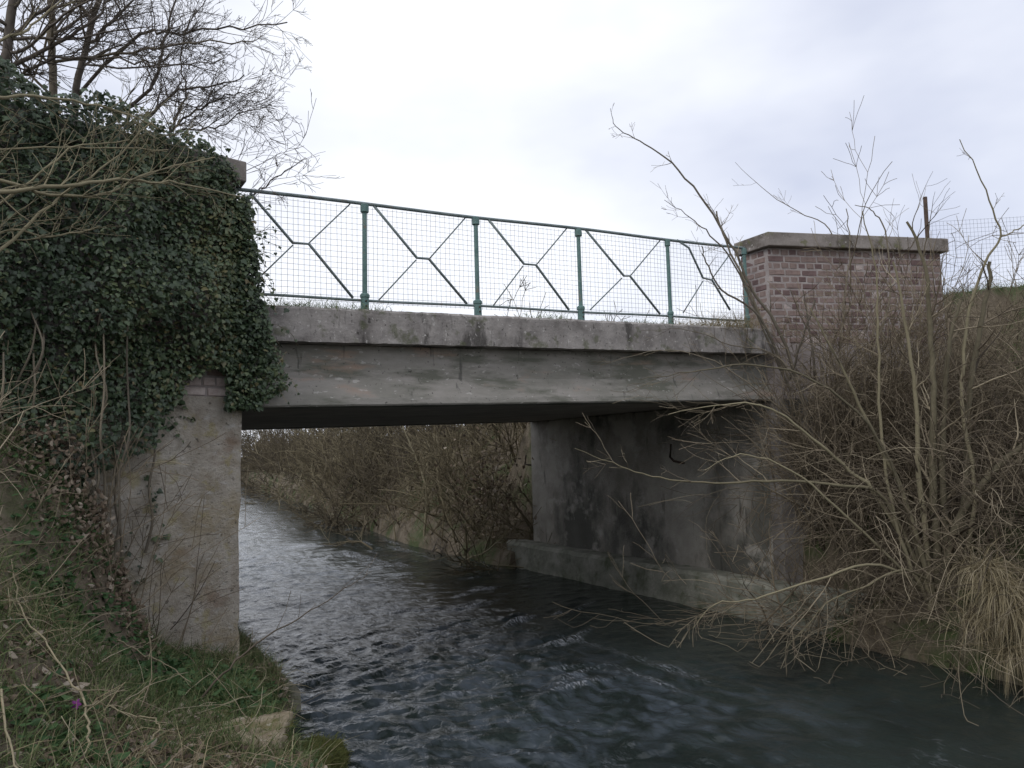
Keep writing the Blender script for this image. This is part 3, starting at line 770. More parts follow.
# stray runners on the bare concrete
SR = [(.62, 2.55, .48, 2.25), (.8, 2.1, .62, 1.5), (.72, 1.9, .66, 1.3), (1.0, 1.8, .8, 1.2), (.55, 2.68, .40, 2.4)]
P4 = []
for (a, b, c, e) in SR:
    for k in range(14):
        f = rs.random(); P4.append(D1 + dl * (a + (c - a) * f + rs.normal(0, .02)) + nL * rs.uniform(.02, .05) + UZ * (b + (e - b) * f + rs.normal(0, .03)))
P4 = np.array(P4)
P5 = []; SPR = []                       # loose shoots past the corner and above the coping
for k in range(46):
    if k < 24:
        z0 = rs.uniform(2.7, 4.3); p = W(np.interp(z0, [2.7, 3.2, 4.3], [.3, .22, .06]), -rs.uniform(.03, .2), z0); d = unit(US * rs.uniform(.3, 1) + UZ * rs.uniform(-.8, .5) - UT * .2)
    else:
        p = wl(np.array([rs.uniform(.1, 3.0)]), np.array([rs.uniform(-.3, .2)]), np.array([ZC + .15]))[0]; d = unit(UZ + rs.normal(0, .6, 3))
    q_ = [p]
    for i_ in range(int(rs.integers(4, 9))):
        d = unit(d + rs.normal(0, .25, 3) - UZ * .12); q_.append(q_[-1] + d * .045)
        if rs.random() < .85: P5.append(q_[-1] + rs.normal(0, .012, 3))
    SPR.append(np.array(q_))
P5 = np.array(P5)
T = Tubes()
for q_ in SPR: T.add(q_, .0025, 3)
T.build('shoots', MAT['twig'], ivy, (D1[0], D1[1], 2.6), kind='stuff')
PA = np.concatenate([P, P2, P3, P4, P5]); n = len(PA)
Nr = nL * .75 + UZ * .45 + rs.normal(0, .42, (n, 3))
Dn = -UZ + rs.normal(0, .5, (n, 3))
tn = np.clip(.36 + .5 * (fnoise(PA, 2.2, 5) - .5) * 2 + rs.normal(0, .22, n), 0, .92); tn = np.where(rs.random(n) < .012, 1.0, tn)
V, Fc, T_ = leaves(PA, Nr, Dn, rs.uniform(.017, .042, n) * (1 + .6 * rs.random(n) ** 3), LEAF_IVY, .16, tn)
obj('foliage', mesh_data('ivy_foliage', V - np.array([D1[0], D1[1], 2.6]), Fc, False, T_), MAT['ivy'], ivy, kind='stuff')
for k in range(26):
    T = Tubes(); u0 = rs.uniform(.7, 3.0); z0 = np.interp(u0, [0, .5, 1.2, 3], [2.6, 1.6, 1.1, 1.3])
    pts = []; uu = u0
    for zc in np.linspace(z0, 3.2, 8):
        pts.append(D1 + dl * uu + nL * rs.uniform(.03, .10 if u0 < 1 else .42) + UZ * zc); uu += rs.normal(-.02, .05)
    T.add(spline(pts, 4), np.linspace(.012, .006, 29), 5)
    T.build('stem', MAT['bark_grey'], ivy, (D1[0], D1[1], 2.6))

# ----------------------------------------------------------------- bare trees behind the ivy
def tree(name, label, base, trunk, r0, branches, mat, group=None, lvl=2, extra=8):
    root = thing(name, label, 'tree', tuple(base), 0, group)
    T = Tubes(); pts = [np.array(base)] + [at(*p) for p in trunk]
    P, R = limb(T, pts, r0 * .68, r0 * .4, 0, sides=8, tint=.5)
    T.build('trunk', mat, root, base)
    C = Tubes()
    for (bp_, br_, tw_) in branches:
        limb(C, [at(*p) for p in bp_], br_ * .95, br_ * .3, int(tw_ * 1.5), (.25, .7), None, .4, 2, 5, 5, .012, .02, (.35, 1.0), .05)
    for k in range(extra):
        i = int(rs.uniform(.35, 1) * (len(P) - 1)); d = unit(rs.normal(0, 1, 3) + np.array([.4, 0, .5]))
        grow(C, P[i], d, rs.uniform(.8, 1.8), R[i] * .4, 2, .1, .2, (0, 0, .03), (5, 9), tint=.5, rmin=.0022)
    C.build('crown', mat, root, base, kind='stuff')
    return root
g0 = lambda px, d: (lambda p: (p[0], p[1], 3.35))(at(px, 300, d))
tree('bare_tree', 'bare tree with a straight grey trunk rising behind the ivy', g0(54, 7.6), [(53, 110, 7.6), (52, 50, 7.6), (50, -30, 7.6), (47, -140, 7.7)], .062, [
    ([(54, 62, 7.6), (130, 52, 7.5), (200, 42, 7.4), (252, 43, 7.4)], .017, 16),
    ([(52, 40, 7.6), (95, 10, 7.6), (140, -40, 7.7)], .016, 10),
    ([(52, 100, 7.6), (20, 60, 7.5), (-30, 20, 7.4)], .016, 8),
    ([(50, 10, 7.6), (110, -5, 7.5), (180, -25, 7.5)], .014, 10)], MAT['bark_grey'])
tree('bare_tree', 'dark leaning bare tree with long twiggy boughs over the ivy', g0(68, 8.0), [(75, 110, 8.0), (84, 55, 8.0), (98, 0, 8.0), (118, -90, 8.1)], .058, [
    ([(78, 92, 8.0), (140, 36, 7.9), (165, 34, 7.8), (215, 30, 7.7), (290, 24, 7.6)], .020, 18),
    ([(110, 118, 8.0), (150, 88, 8.0), (163, 45, 8.0), (172, 10, 8.0), (178, -40, 8)], .022, 16),
    ([(140, 128, 8.0), (175, 92, 7.9), (212, 86, 7.8), (245, 76, 7.8)], .018, 14),
    ([(86, 45, 8.0), (120, 15, 8), (150, -20, 8)], .02, 10),
    ([(92, 20, 8.0), (60, -20, 8), (10, -50, 8)], .02, 8)], MAT['bark_dark'])
tree('bare_tree', 'thick dark bare trunk with crossing boughs beside the straight grey one', g0(2, 7.2), [(3, 110, 7.2), (8, 40, 7.2), (14, -30, 7.2), (10, -120, 7.2)], .075, [
    ([(4, 68, 7.2), (50, 48, 7.1), (95, 18, 7.1), (125, -20, 7.1)], .024, 12),
    ([(3, 90, 7.2), (45, 62, 7.2), (110, 58, 7.2), (165, 66, 7.2), (225, 58, 7.2)], .016, 14),
    ([(6, 40, 7.2), (50, 5, 7.2), (90, -30, 7.2)], .022, 8),
    ([(5, 30, 7.2), (-60, -20, 7.2), (-130, -60, 7.2)], .022, 6)], MAT['bark_dark'])
tree('bare_shrub', 'low twiggy bare shrub leaning over the ivy towards the railing end', g0(170, 7.9), [(170, 150, 7.9), (172, 125, 7.9)], .03, [
    ([(172, 130, 7.9), (200, 108, 7.8), (225, 95, 7.7), (262, 92, 7.6)], .013, 16),
    ([(175, 130, 7.9), (215, 128, 7.8), (240, 112, 7.7), (272, 108, 7.6)], .011, 14),
    ([(172, 130, 7.9), (185, 90, 7.9), (180, 50, 7.9), (195, 10, 7.9)], .013, 14),
    ([(240, 205, 7.5), (262, 188, 7.4), (285, 172, 7.3), (305, 158, 7.2)], .010, 4)], MAT['bark_dark'], extra=5)

# shrub on the near left bank whose boughs reach in front of the ivy
bs = W(-2.75, -2.35); bs[2] = gz(-2.75, -2.35) - .05
root = thing('bare_shrub', 'bare shrub on the near bank, its pale arching boughs crossing in front of the ivy', 'shrub', tuple(bs))
NB = [([(-120, 215, 4.0), (-20, 196, 4.2), (60, 186, 4.4), (130, 181, 4.7), (180, 184, 4.9), (242, 196, 5.2)], .014, 9),
      ([(-120, 190, 4.0), (-20, 178, 4.3), (50, 194, 4.5), (100, 195, 4.7), (150, 172, 4.9), (215, 158, 5.1)], .011, 9),
      ([(-100, 330, 4.0), (0, 252, 4.3), (50, 205, 4.5), (100, 170, 4.7), (150, 122, 4.9)], .011, 8),
      ([(-100, 120, 4.1), (-10, 97, 4.4), (60, 99, 4.7), (120, 112, 4.9), (160, 128, 5.0)], .011, 8),
      ([(-100, 260, 4.1), (0, 205, 4.4), (70, 150, 4.6), (130, 140, 4.8)], .008, 7),
      ([(-90, 170, 4.2), (10, 150, 4.5), (90, 148, 4.8), (170, 150, 5)], .006, 6),
      ([(-90, 300, 4.0), (0, 232, 4.3), (50, 238, 4.5), (100, 226, 4.7)], .007, 6),
      ([(-90, 80, 4.2), (0, 40, 4.5), (40, 20, 4.7), (90, -30, 4.9)], .010, 8)]
for pts, r_, k in NB:
    T = Tubes(); p0 = at(*pts[0])
    limb(T, [bs + np.array([rs.normal(0, .08), rs.normal(0, .08), 0]), .5 * (bs + p0) + np.array([-.1, 0, .2])] + [at(*p) for p in pts], r_ * 1.5, .004, k * 2, (.15, .5), None, .75, 1, 5, 5, .006, .01, low=.35)
    T.build('bough', MAT['bark_olive'], root, bs)

def scatter_shrub(name, label, base_st, nstem, Lr, rr, mat, lean, spread=.35, trop=(0, 0, -.02), lvl=2, nchild=(4, 7), tint=None, group=None, cat='shrub', rad=.35, wander=.16, part='branches', seg=.12, low=.2, zoff=0, rmin=.0025, zfl=.03):
    s0, t0 = base_st; b = W(s0, t0); b[2] = gz(s0, t0) - .03 + zoff
    root = thing(name, label, cat, tuple(b), 0, group)
    T = Tubes()
    for k in range(nstem):
        ds, dt = rs.normal(0, rad, 2); ss_, tt_ = s0 + ds, t0 + dt
        if -0.1 < tt_ < 6 and (ss_ > 6.3): tt_ = t0 - abs(dt)
        p = W(ss_, tt_); p[2] = gz(ss_, tt_) - .03 + zoff
        d = unit(UZ + US * lean[0] + UT * lean[1] + rs.normal(0, spread, 3))
        grow(T, p, d, rs.uniform(*Lr), rs.uniform(*rr), lvl, seg, wander, trop, nchild, tint=tint, low=low, zfloor=zfl, rmin=rmin)
    T.build(part, mat, root, b, kind='stuff')
    return root

scatter_shrub('dry_bramble', 'dry pale broken canes below the ivy on the near left bank', (-2.1, -1.25), 26, (.4, .95), (.004, .009), MAT['twig'], (.8, -.2), .5, (0, 0, -.05), 1, (2, 5), .85)
scatter_shrub('dry_bramble', 'grey brown bramble stems standing against the ivy stems by the wing wall', (-1.1, -.5), 46, (.5, 1.3), (.003, .007), MAT['twig'], (.35, -.1), .45, (0, 0, -.02), 1, (2, 5), .5)

# ----------------------------------------------------------------- shrubs on the right bank
def traced(name, label, base, stems, twigs_mat, part_mat, group=None, fill=0):
    root = thing(name, label, 'shrub', tuple(base), 0, group)
    TW = Tubes()
    for (pts, r0, r1, k, tl) in stems:
        T = Tubes(); limb(T, [at(*p) for p in pts], r0, r1, k, tl, TW, None, 1, 7, 5, .006, .02)
        T.build('stem', part_mat, root, base)
    TW.build('twigs', twigs_mat, root, base, kind='stuff')
    return root
b1 = at(938, 588, 8.0)
D = 8.0
traced('bare_shrub', 'tall many-stemmed bare shrub with thick trunk clump at the water edge', b1, [
    ([(938, 640, D - .15), (937, 560, D), (932, 470, D), (934, 400, D), (930, 330, D + .1), (926, 270, D + .1), (908, 222, D + .2)], .050, .012, 16, (.3, .9)),
    ([(944, 620, D - .15), (946, 550, D), (942, 470, D), (945, 400, D), (950, 340, D - .1), (962, 300, D - .1)], .046, .012, 14, (.3, .9)),
    ([(930, 610, D - .1), (926, 540, D), (918, 460, D), (915, 390, D), (905, 320, D), (893, 262, D)], .036, .009, 14, (.3, .8)),
    ([(940, 600, D - .1), (955, 530, D - .1), (985, 480, D - .2), (1030, 440, D - .3), (1080, 400, D - .4)], .050, .02, 12, (.3, .9)),
    ([(935, 600, D - .1), (905, 500, D), (872, 430, D + .1), (840, 365, D + .2), (810, 308, D + .3)], .030, .007, 14, (.3, .8)),
    ([(936, 600, D), (880, 500, D + .1), (850, 470, D + .1), (812, 438, D), (770, 408, D - .1), (725, 404, D - .2), (668, 414, D - .3)], .026, .003, 18, (.2, .7)),
    ([(935, 610, D), (885, 500, D), (842, 486, D - .1), (780, 481, D - .2), (715, 483, D - .3), (660, 478, D - .4), (620, 466, D - .4), (575, 448, D - .4)], .020, .0025, 14, (.2, .6)),
    ([(940, 600, D), (880, 565, D - .3), (815, 580, D - .5), (755, 598, D - .6), (715, 604, D - .6), (692, 630, D - .6)], .016, .003, 12, (.15, .5)),
    ([(945, 590, D - .1), (905, 570, D - .4), (860, 588, D - .6), (825, 605, D - .6), (785, 650, D - .6)], .014, .003, 12, (.15, .5)),
    ([(950, 600, D - .1), (965, 500, D - .1), (968, 420, D), (975, 350, D), (988, 292, D), (990, 262, D)], .040, .016, 12, (.3, .8)),
    ([(955, 600, D - .1), (975, 500, D - .2), (962, 400, D - .1), (968, 320, D), (985, 262, D), (1000, 236, D), (985, 190, D), (961, 140, D)], .024, .004, 6, (.1, .4)),
    ([(999, 238, D), (1012, 232, D), (1026, 224, D), (1050, 214, D)], .008, .004, 2, (.1, .3)),
    ([(925, 600, D - .1), (895, 520, D), (880, 420, D + .1), (878, 340, D + .2), (876, 270, D + .3), (862, 212, D + .3)], .022, .005, 12, (.3, .7)),
    ([(930, 600, D), (850, 520, D - .2), (790, 470, D - .3), (740, 455, D - .4), (705, 470, D - .4)], .016, .003, 12, (.2, .6)),
    ([(930, 610, D), (890, 460, D), (830, 390, D - .1), (760, 365, D - .2), (690, 372, D - .3), (640, 380, D - .4)], .018, .0025, 12, (.2, .6)),
], MAT['twig'], MAT['bark_olive'])

b2 = at(815, 420, 9.6)
E = 9.5
traced('bare_shrub', 'bare shrub against the brick parapet, one long whip rising over the railing', b2, [
    ([(815, 460, E), (800, 390, E), (776, 325, E - .1), (752, 290, E - .1), (735, 252, E - .1), (706, 205, E - .1), (672, 163, E - .1), (640, 141, E), (616, 127, E), (611, 108, E)], .024, .0025, 14, (.1, .35)),
    ([(790, 380, E), (745, 282, E - .1), (725, 240, E - .1), (716, 212, E - .1)], .015, .009, 6, (.15, .4)),
    ([(780, 370, E), (740, 275, E - .1), (710, 235, E - .1), (690, 218, E - .1), (665, 200, E - .1)], .013, .003, 8, (.15, .4)),
    ([(790, 390, E), (760, 318, E - .2), (722, 290, E - .2), (706, 262, E - .2), (702, 246, E - .2)], .016, .006, 6, (.15, .4)),
    ([(820, 450, E), (815, 380, E), (808, 320, E), (803, 290, E)], .018, .006, 6, (.2, .5)),
    ([(835, 450, E), (838, 380, E), (843, 310, E), (850, 250, E), (846, 208, E)], .015, .005, 8, (.2, .6)),
    ([(850, 450, E), (868, 370, E), (890, 300, E), (885, 230, E), (870, 210, E), (855, 206, E)], .015, .004, 8, (.2, .6)),
    ([(840, 330, 10.6), (834, 238, 10.6), (805, 215, 10.6), (770, 195, 10.7), (735, 163, 10.7)], .010, .002, 5, (.1, .4)),
    ([(830, 450, E), (770, 400, E - .2), (715, 362, E - .3), (660, 350, E - .4), (600, 366, E - .6)], .011, .002, 8, (.2, .5)),
    ([(825, 440, E), (780, 360, E - .2), (730, 345, E - .3), (690, 330, E - .4), (640, 330, E - .6)], .011, .002, 10, (.2, .5)),
    ([(790, 380, E - .1), (800, 345, E - .3), (808, 322, E - .4), (815, 300, E - .4)], .014, .010, 1, (.1, .2)),
], MAT['twig'], MAT['bark_grey'])

G = 'thin-stemmed bare shrubs massed on the right bank'
LB = 'thin-stemmed leafless shrub crowded on the right bank slope below the brick parapet'
for (s_, t_2, nst, Ls, ln) in [(7.3, -.75, 34, (1.0, 2.1), (-.15, 0)), (6.75, -.45, 30, (1.2, 2.8), (-.25, -.05)), (7.1, -.5, 30, (1.4, 3.0), (-.05, -.1)), (7.8, -.8, 28, (1.2, 2.7), (-.02, -.1)), (8.3, -1.0, 20, (.8, 1.8), (-.15, -.1)), (7.9, -.85, 26, (.9, 1.8), (-.2, 0)), (8.0, -1.3, 30, (1.0, 2.0), (-.15, 0)), (7.5, -1.9, 34, (.9, 2.0), (-.3, 0)),
                               (8.5, -1.9, 26, (.6, 1.4), (-.2, 0)), (6.8, -1.3, 26, (.6, 1.5), (-.3, -.1)), (9.0, -1.3, 18, (.3, .8), (-.25, 0)),
                               (8.2, -2.7, 34, (.9, 2.2), (-.2, 0)), (9.4, -1.9, 10, (.25, .5), (-.3, 0)), (7.0, -2.7, 32, (.8, 1.8), (-.4, 0)), (9.0, -2.8, 16, (.3, .8), (-.3, 0)), (7.6, -3.5, 30, (.8, 2.0), (-.2, 0)),
                               (8.5, -3.6, 14, (.4, 1.0), (-.2, 0)), (6.9, -3.9, 26, (.7, 1.6), (-.2, 0))]:
    scatter_shrub('bare_shrub', LB, (s_, t_2), nst, Ls, (.006, .014), MAT['twig'], ln, .30, (0, 0, -.010), 2, (2, 5), rs.uniform(.25, .7), G, rmin=.0032, rad=.4)
for (s_, t_2, nst, ln) in [(6.95, -.4, 40, (-.35, -.05)), (7.3, -.55, 44, (-.2, -.1)), (7.7, -.65, 40, (-.1, -.1)), (8.2, -.8, 28, (-.15, -.1))]:
    scatter_shrub('bare_shrub', 'leafless brown-twigged shrub rising in front of the brick parapet face', (s_, t_2), nst, (1.4, 2.9), (.007, .014), MAT['twig'], ln, .28, (0, 0, -.014), 2, (3, 5), rs.uniform(.3, .65), 'brown shrubs rising against the brick parapet', rmin=.0034, rad=.25, seg=.15)
GT = 'arching twiggy shrubs on the lower right bank'
for (s_, t_2, z_) in [(7.0, -.9, .3), (7.4, -1.0, .3), (7.0, -1.2, .3), (7.2, -2.0, .4), (7.1, -2.8, .4), (7.3, -3.5, .4), (8.0, -2.2, .4)]:
    scatter_shrub('arching_shrub', 'leafless shrub with twigs arching out from the right bank towards the river', (s_, t_2), 34, (.9, 2.4), (.004, .009), MAT['twig'],
                  (-.9, -.25), .6, (0, 0, -.05), 1, (4, 7), None, GT, 'shrub', .4, .2, 'branches', .1, .2, 0, .003)
GB = 'dry bramble tangles along the right water edge'
for (s_, t_2) in [(6.1, -1.6), (6.15, -2.3), (6.2, -3.0), (6.3, -3.8), (6.6, -2.6), (6.4, -.9), (6.7, -3.4), (6.3, -4.6)]:
    scatter_shrub('dry_bramble', 'tangle of dry bramble canes drooping to the water on the right bank', (s_, t_2), 36, (.4, 1.1), (.0035, .007), MAT['twig'],
                  (-.7, -.1), .7, (0, 0, -.085), 1, (3, 6), None, GB, 'bramble', .28, .22, 'canes', .08, .2, 0, .0025, -.3)

# ----------------------------------------------------------------- bushes on the far bank seen under the bridge
GF = 'leafless bushes lining the bank upstream of the bridge'
tt_ = 7.2
while tt_ < 80:
    sR = 5.9 + float(bendx(np.array(tt_)))
    h = rs.uniform(1.5, 2.5) * (1 + tt_ / 50); far_ = tt_ > 26
    scatter_shrub('bare_bush', 'leafless olive-brown bush on the bank seen through the bridge opening', (sR + rs.uniform(.35, 1.2) + .012 * tt_, tt_), 38, (h * .4, h), (.010, .028 + tt_ * .0004), MAT['farbush'],
                  (-.2, -.1), .55, (0, 0, -.025 if not far_ else -.02), 1 if far_ else 2, (4, 8) if far_ else (3, 6), rs.uniform(.1, .8), GF, 'bush', .55 + tt_ * .014, .2, 'branches', .34, .1, 0, .005 + tt_ * .0002)
    tt_ += 1.3 + tt_ * .08
t0 = 8.0
while t0 < 85:                                      # taller hedge behind that closes the view
    sR = 8.5 + float(bendx(np.array(float(t0))))
    scatter_shrub('bare_bush', 'tall leafless brown bush behind the waterside bushes upstream', (sR, t0), 42, (1.3, (1.9 if t0 < 24 else 2.5) + t0 * .035), (.012, .022 + t0 * .0003), MAT['farbush'],
                  (-.1, 0), .4, (0, 0, -.015), 1, (5, 8), .12, 'taller bushes behind the upstream bank', 'bush', .8 + t0 * .015, .2, 'branches', .3, .1, 0, .006 + t0 * .0002)
    t0 += 1.8 + t0 * .08
for k in range(8):                                  # the opposite bank upstream, behind the wing wall
    t0 = 8 + k * 3.5 + k * k * .7; sL_ = -1.0 + float(bendx(np.array(t0)))
    scatter_shrub('bare_bush', 'leafless bush on the upstream bank behind the ivy-covered parapet', (sL_, t0), 24, (1.2, 2.4 + t0 * .02), (.012, .024), MAT['farbush'],
                  (.1, 0), .45, (0, 0, -.015), 1, (5, 8), rs.uniform(.1, .7), 'bushes on the upstream left bank', 'bush', .8 + t0 * .015, .2, 'branches', .3, .1, 0, .006)
for k, px in enumerate((150, 175, 200, 225, 250, 275, 300, 330, 360)):
    d_ = 88 + 6 * (k % 3); p = at(px, 455, d_); s_, t_2 = ST(p[0], p[1])
    scatter_shrub('bare_bush', 'distant tall leafless hedge bush closing the river view', (s_, t_2), 40, (2.5, 6.5), (.03, .06), MAT['farbush'], (0, 0), .35, (0, 0, -.01), 1, (6, 9), .3, 'distant hedge closing the river view', 'bush', 1.8, .2, 'branches', .5, .1, 0, .02)
b = W(5.9, 8.2); b[2] = gz(5.9, 8.2) - .05
root = thing('bare_sapling', 'slim pale sapling leaning over the water beyond the bridge', 'tree', tuple(b))
T = Tubes(); TW = Tubes()
limb(T, [at(424, 536, 17.6), at(427, 500, 17.6), at(421, 470, 17.7), at(410, 445, 17.8), at(398, 415, 17.9)], .03, .012, 14, (.3, .9), TW, .9, 1)
T.build('trunk', MAT['bark_olive'], root, b); TW.build('crown', MAT['farbush'], root, b, kind='stuff')
n = 420                                            # leafy bramble hanging by the end of the abutment
P = np.stack([at(rs.normal(488, 20), rs.normal(487, 26), 15.3 + rs.normal(0, .4)) for _ in range(n)])
V, Fc, T_ = leaves(P, rs.normal(0, 1, (n, 3)) + np.array([0, -.6, .6]), rs.normal(0, 1, (n, 3)) - UZ, rs.uniform(.05, .10, n), LEAF_OVAL)
bb = W(6.0, 6.9); bb[2] = gz(6.0, 6.9)
lb = thing('leafy_bramble', 'bramble with small drab leaves hanging beyond the end of the abutment', 'bramble', tuple(bb))
obj('foliage', mesh_data('bramble_foliage', V - bb, Fc, False, T_), MAT['litter'], lb, kind='stuff')
T = Tubes()
for k in range(40):
    p = W(6.2 + rs.uniform(-.2, .6), 6.8 + rs.uniform(-.3, .8)); p[2] = .5 + rs.random() * .6
    grow(T, p, unit(np.array([-.5, -.3, .9]) + rs.normal(0, .4, 3)), rs.uniform(.8, 1.8), .007, 1, .12, .2, (0, 0, -.06), (3, 6), zfloor=.05)
T.build('canes', MAT['twig'], lb, bb, kind='stuff')
T = Tubes(); p0 = at(438, 553, 17.2)
for k in range(14): grow(T, p0 + rs.normal(0, .12, 3) * np.array([1, 1, .3]), rs.normal(0, 1, 3) + UZ * .3, rs.uniform(.3, .7), .012, 1, .08, .3, (0, 0, -.02), (1, 3))
T.build('driftwood', MAT['bark_dark'], None, (0, 0, 0), label='dark snag of twigs caught in the river at the far bush edge', cat='driftwood')

# ----------------------------------------------------------------- grass, litter and weeds (nobody could count them)
def scatter(n, s0, s1, t0, t1, patch=None, seed=0, lo=.4, hi=.6):
    s = rs.uniform(s0, s1, n); t = rs.uniform(t0, t1, n)
    if patch:
        f = fnoise(np.stack([s, t, 0 * s], -1), patch, seed, 3); k = rs.random(n) < smooth(lo, hi, f); s, t = s[k], t[k]
    z = ground(s, t); k = z > .04; s, t, z = s[k], t[k], z[k]
    return B0 + US * s[:, None] + UT * t[:, None] + UZ * z[:, None], s, t
def blades(name, label, cat, P, Lr, Wr, bend, up, mat, tint=None, lean=(0, 0, 0)):
    n = len(P); Dd = UZ * up + rs.normal(0, .5, (n, 3)) + np.asarray(lean); Dd[:, 2] = np.abs(Dd[:, 2]); Dd /= np.linalg.norm(Dd, axis=1)[:, None]
    V, q, T_ = strips(P - UZ * .01, Dd, rs.uniform(*Lr, n), rs.uniform(*Wr, n), rs.uniform(*bend, n), 3, tint)
    return obj(name, mesh_data(name, V, q, False, T_), mat, None, label, cat, None, 'stuff')
fl = lambda s, t: ~((t > wall_l(s) - .03) & (s < -.0))
P, s, t = scatter(110000, -3.2, .6, -6.6, 2.6, 1.0, 5, .36, .52); P = P[fl(s, t)]
blades('grass', 'short green grass on the near left bank', 'grass', P, (.05, .20), (.003, .008), (.1, .6), .75, MAT['grass'])
P, s, t = scatter(28000, -3.4, .55, -6.6, 2.0, 1.1, 9, .38, .62); P = P[fl(s, t)]
blades('dry_grass', 'flattened dry straw and dead stalks on the near left bank', 'dry grass', P, (.10, .42), (.0025, .0055), (.2, .9), .35, MAT['straw'])
P, s, t = scatter(20000, -3.4, .5, -6.6, .1, 1.2, 14, .46, .62); P = P[fl(s, t)]; n = len(P)
P += UZ * rs.uniform(0, .03, (n, 1))
V, Fc, T_ = leaves(P, UZ + rs.normal(0, .6, (n, 3)), rs.normal(0, 1, (n, 3)), rs.uniform(.02, .065, n), LEAF_OVAL, .5)
obj('leaf_litter', mesh_data('leaf_litter', V, Fc, False, T_), MAT['litter'], None, 'brown fallen leaves strewn over the near left bank', 'leaf litter', None, 'stuff')
# the brown heap of dead leaves by the wing wall
cs, ct = -1.2, -.72
n = 2600; a = rs.normal(0, 1, (n, 2)) * np.array([.42, .26])
s, t = cs + a[:, 0], np.minimum(ct + a[:, 1], wall_l(cs + a[:, 0]) - .05); zg = ground(s, t)
P = B0 + US * s[:, None] + UT * t[:, None] + UZ * (zg + .50 * np.exp(-(a[:, 0] / .36) ** 2 - (a[:, 1] / .25) ** 2) * rs.random(n))[:, None]
V, Fc, T_ = leaves(P, nL + UZ * .5 + rs.normal(0, .6, (n, 3)), rs.normal(0, 1, (n, 3)) - UZ, rs.uniform(.02, .055, n), LEAF_OVAL, .5, np.clip(rs.normal(.5, .25, n), 0, 1))
obj('leaf_heap', mesh_data('leaf_heap', V, Fc, False, T_), MAT['litter'], None, 'heap of withered brown leaves under the ivy by the wing wall', 'leaf heap', None, 'stuff')
P, s, t = scatter(20000, -3.0, .3, -6.4, -.3, .9, 23, .50, .62); P = P[fl(s, t)]; n = len(P)
P += UZ * rs.uniform(.01, .07, (n, 1))
V, Fc, T_ = leaves(P, UZ * .9 + rs.normal(0, .4, (n, 3)), rs.normal(0, 1, (n, 3)), rs.uniform(.03, .07, n), LEAF_OVAL, .25)
obj('ground_weeds', mesh_data('ground_weeds', V, Fc, False, T_), MAT['weed'], None, 'low broad-leaved green weeds on the near left bank', 'weeds', None, 'stuff')
# right bank
P, s, t = scatter(26000, 5.8, 11, -6, .1, .8, 31, .42, .6); k = t < wall_r(s); P, s = P[k], s[k]
blades('bank_grass', 'brown and green grass under the shrubs on the right bank', 'grass', P, (.06, .22), (.003, .007), (.2, .7), .6, MAT['straw'], np.clip(rs.normal(.3, .2, len(P)), 0, 1))
P, s, t = scatter(30000, 8.6, 14, -5, 3.5); k = (t < wall_r(s) - .02) | (s > 9.1); P, s = P[k], s[k]
blades('verge_grass', 'green grass on the verge above the right bank', 'grass', P, (.06, .2), (.004, .008), (.1, .6), .8, MAT['grass'], np.clip(rs.normal(.6, .25, len(P)), 0, 1))
P, s, t = scatter(5000, 5.85, 6.7, -1.4, -.05); k = t < wall_r(np.maximum(s, 6.57)) - .02; P = P[k]
blades('waterside_grass', 'mossy green grass at the foot of the right wing wall', 'grass', P, (.06, .18), (.003, .006), (.3, .9), .6, MAT['grass'], np.clip(rs.normal(.55, .25, len(P)), 0, 1))
# far banks
P, s, t = scatter(30000, 5.9, 12, 6.2, 34)
blades('far_grass', 'rough dead grass on the bank upstream', 'grass', P, (.15, .4), (.008, .016), (.2, .7), .6, MAT['straw'], np.clip(rs.normal(.06, .15, len(P)), 0, 1))

def tuft(name, label, base, n, Lr, Wr, bend, mat, lean=(0, 0, 0), up=.8, rad=.08, group=None, cat='grass tuft', tint=None):
    base = np.asarray(base, float); root = thing(name, label, cat, tuple(base), 0, group)
    P = rs.normal(0, rad, (n, 3)) * np.array([1, 1, .15])
    Dd = UZ * up + rs.normal(0, .35, (n, 3)) + np.asarray(lean); Dd /= np.linalg.norm(Dd, axis=1)[:, None]
    V, q, T_ = strips(P, Dd, rs.uniform(*Lr, n), rs.uniform(*Wr, n), rs.uniform(*bend, n), 5, tint)
    obj('blades', mesh_data('blades', V, q, False, T_), mat, root, kind='stuff')
LT = 'long straw-coloured grass tuft drooping over the right water edge'
for (x, y, d, n) in [(985, 570, 7.15, 300), (1000, 590, 7.0, 320), (1016, 610, 6.9, 320), (975, 620, 7.1, 120), (1014, 655, 6.8, 220)]:
    tuft('dry_grass_tuft', LT, at(x, y, d), n, (.25, .62), (.004, .009), (.35, .7), MAT['straw'], (-.05, -.35, -.2), .4, .07, 'straw tufts at the right water edge', tint=np.clip(rs.normal(.72, .22, n), 0, 1))
LK = 'small tuft of weeds growing on the bridge kerb at the railing foot'
for x, n, h in [(272, 120, .16), (285, 120, .14), (300, 140, .16), (318, 140, .18), (334, 120, .14), (358, 90, .13), (374, 90, .13), (392, 30, .08), (520, 70, .11), (534, 100, .13), (548, 100, .16), (562, 90, .13), (600, 40, .09), (628, 90, .12), (645, 120, .14), (662, 120, .15), (680, 160, .18), (698, 200, .22), (716, 220, .28), (730, 240, .36), (740, 220, .42)]:
    s_ = on_t(x, 315, .12)[0]
    tuft('kerb_weed', LK, W(s_, .10 + rs.uniform(-.04, .08), ZK1 + SL * s_ - .01), n, (h * .4, h), (.003, .006), (.1, .5), MAT['straw'] if x > 670 else MAT['grass'], (0, -.1, 0), .7, .07 + h * .2, 'weeds along the bridge kerb', 'weed', np.clip(rs.normal(.55, .25, n), 0, 1))

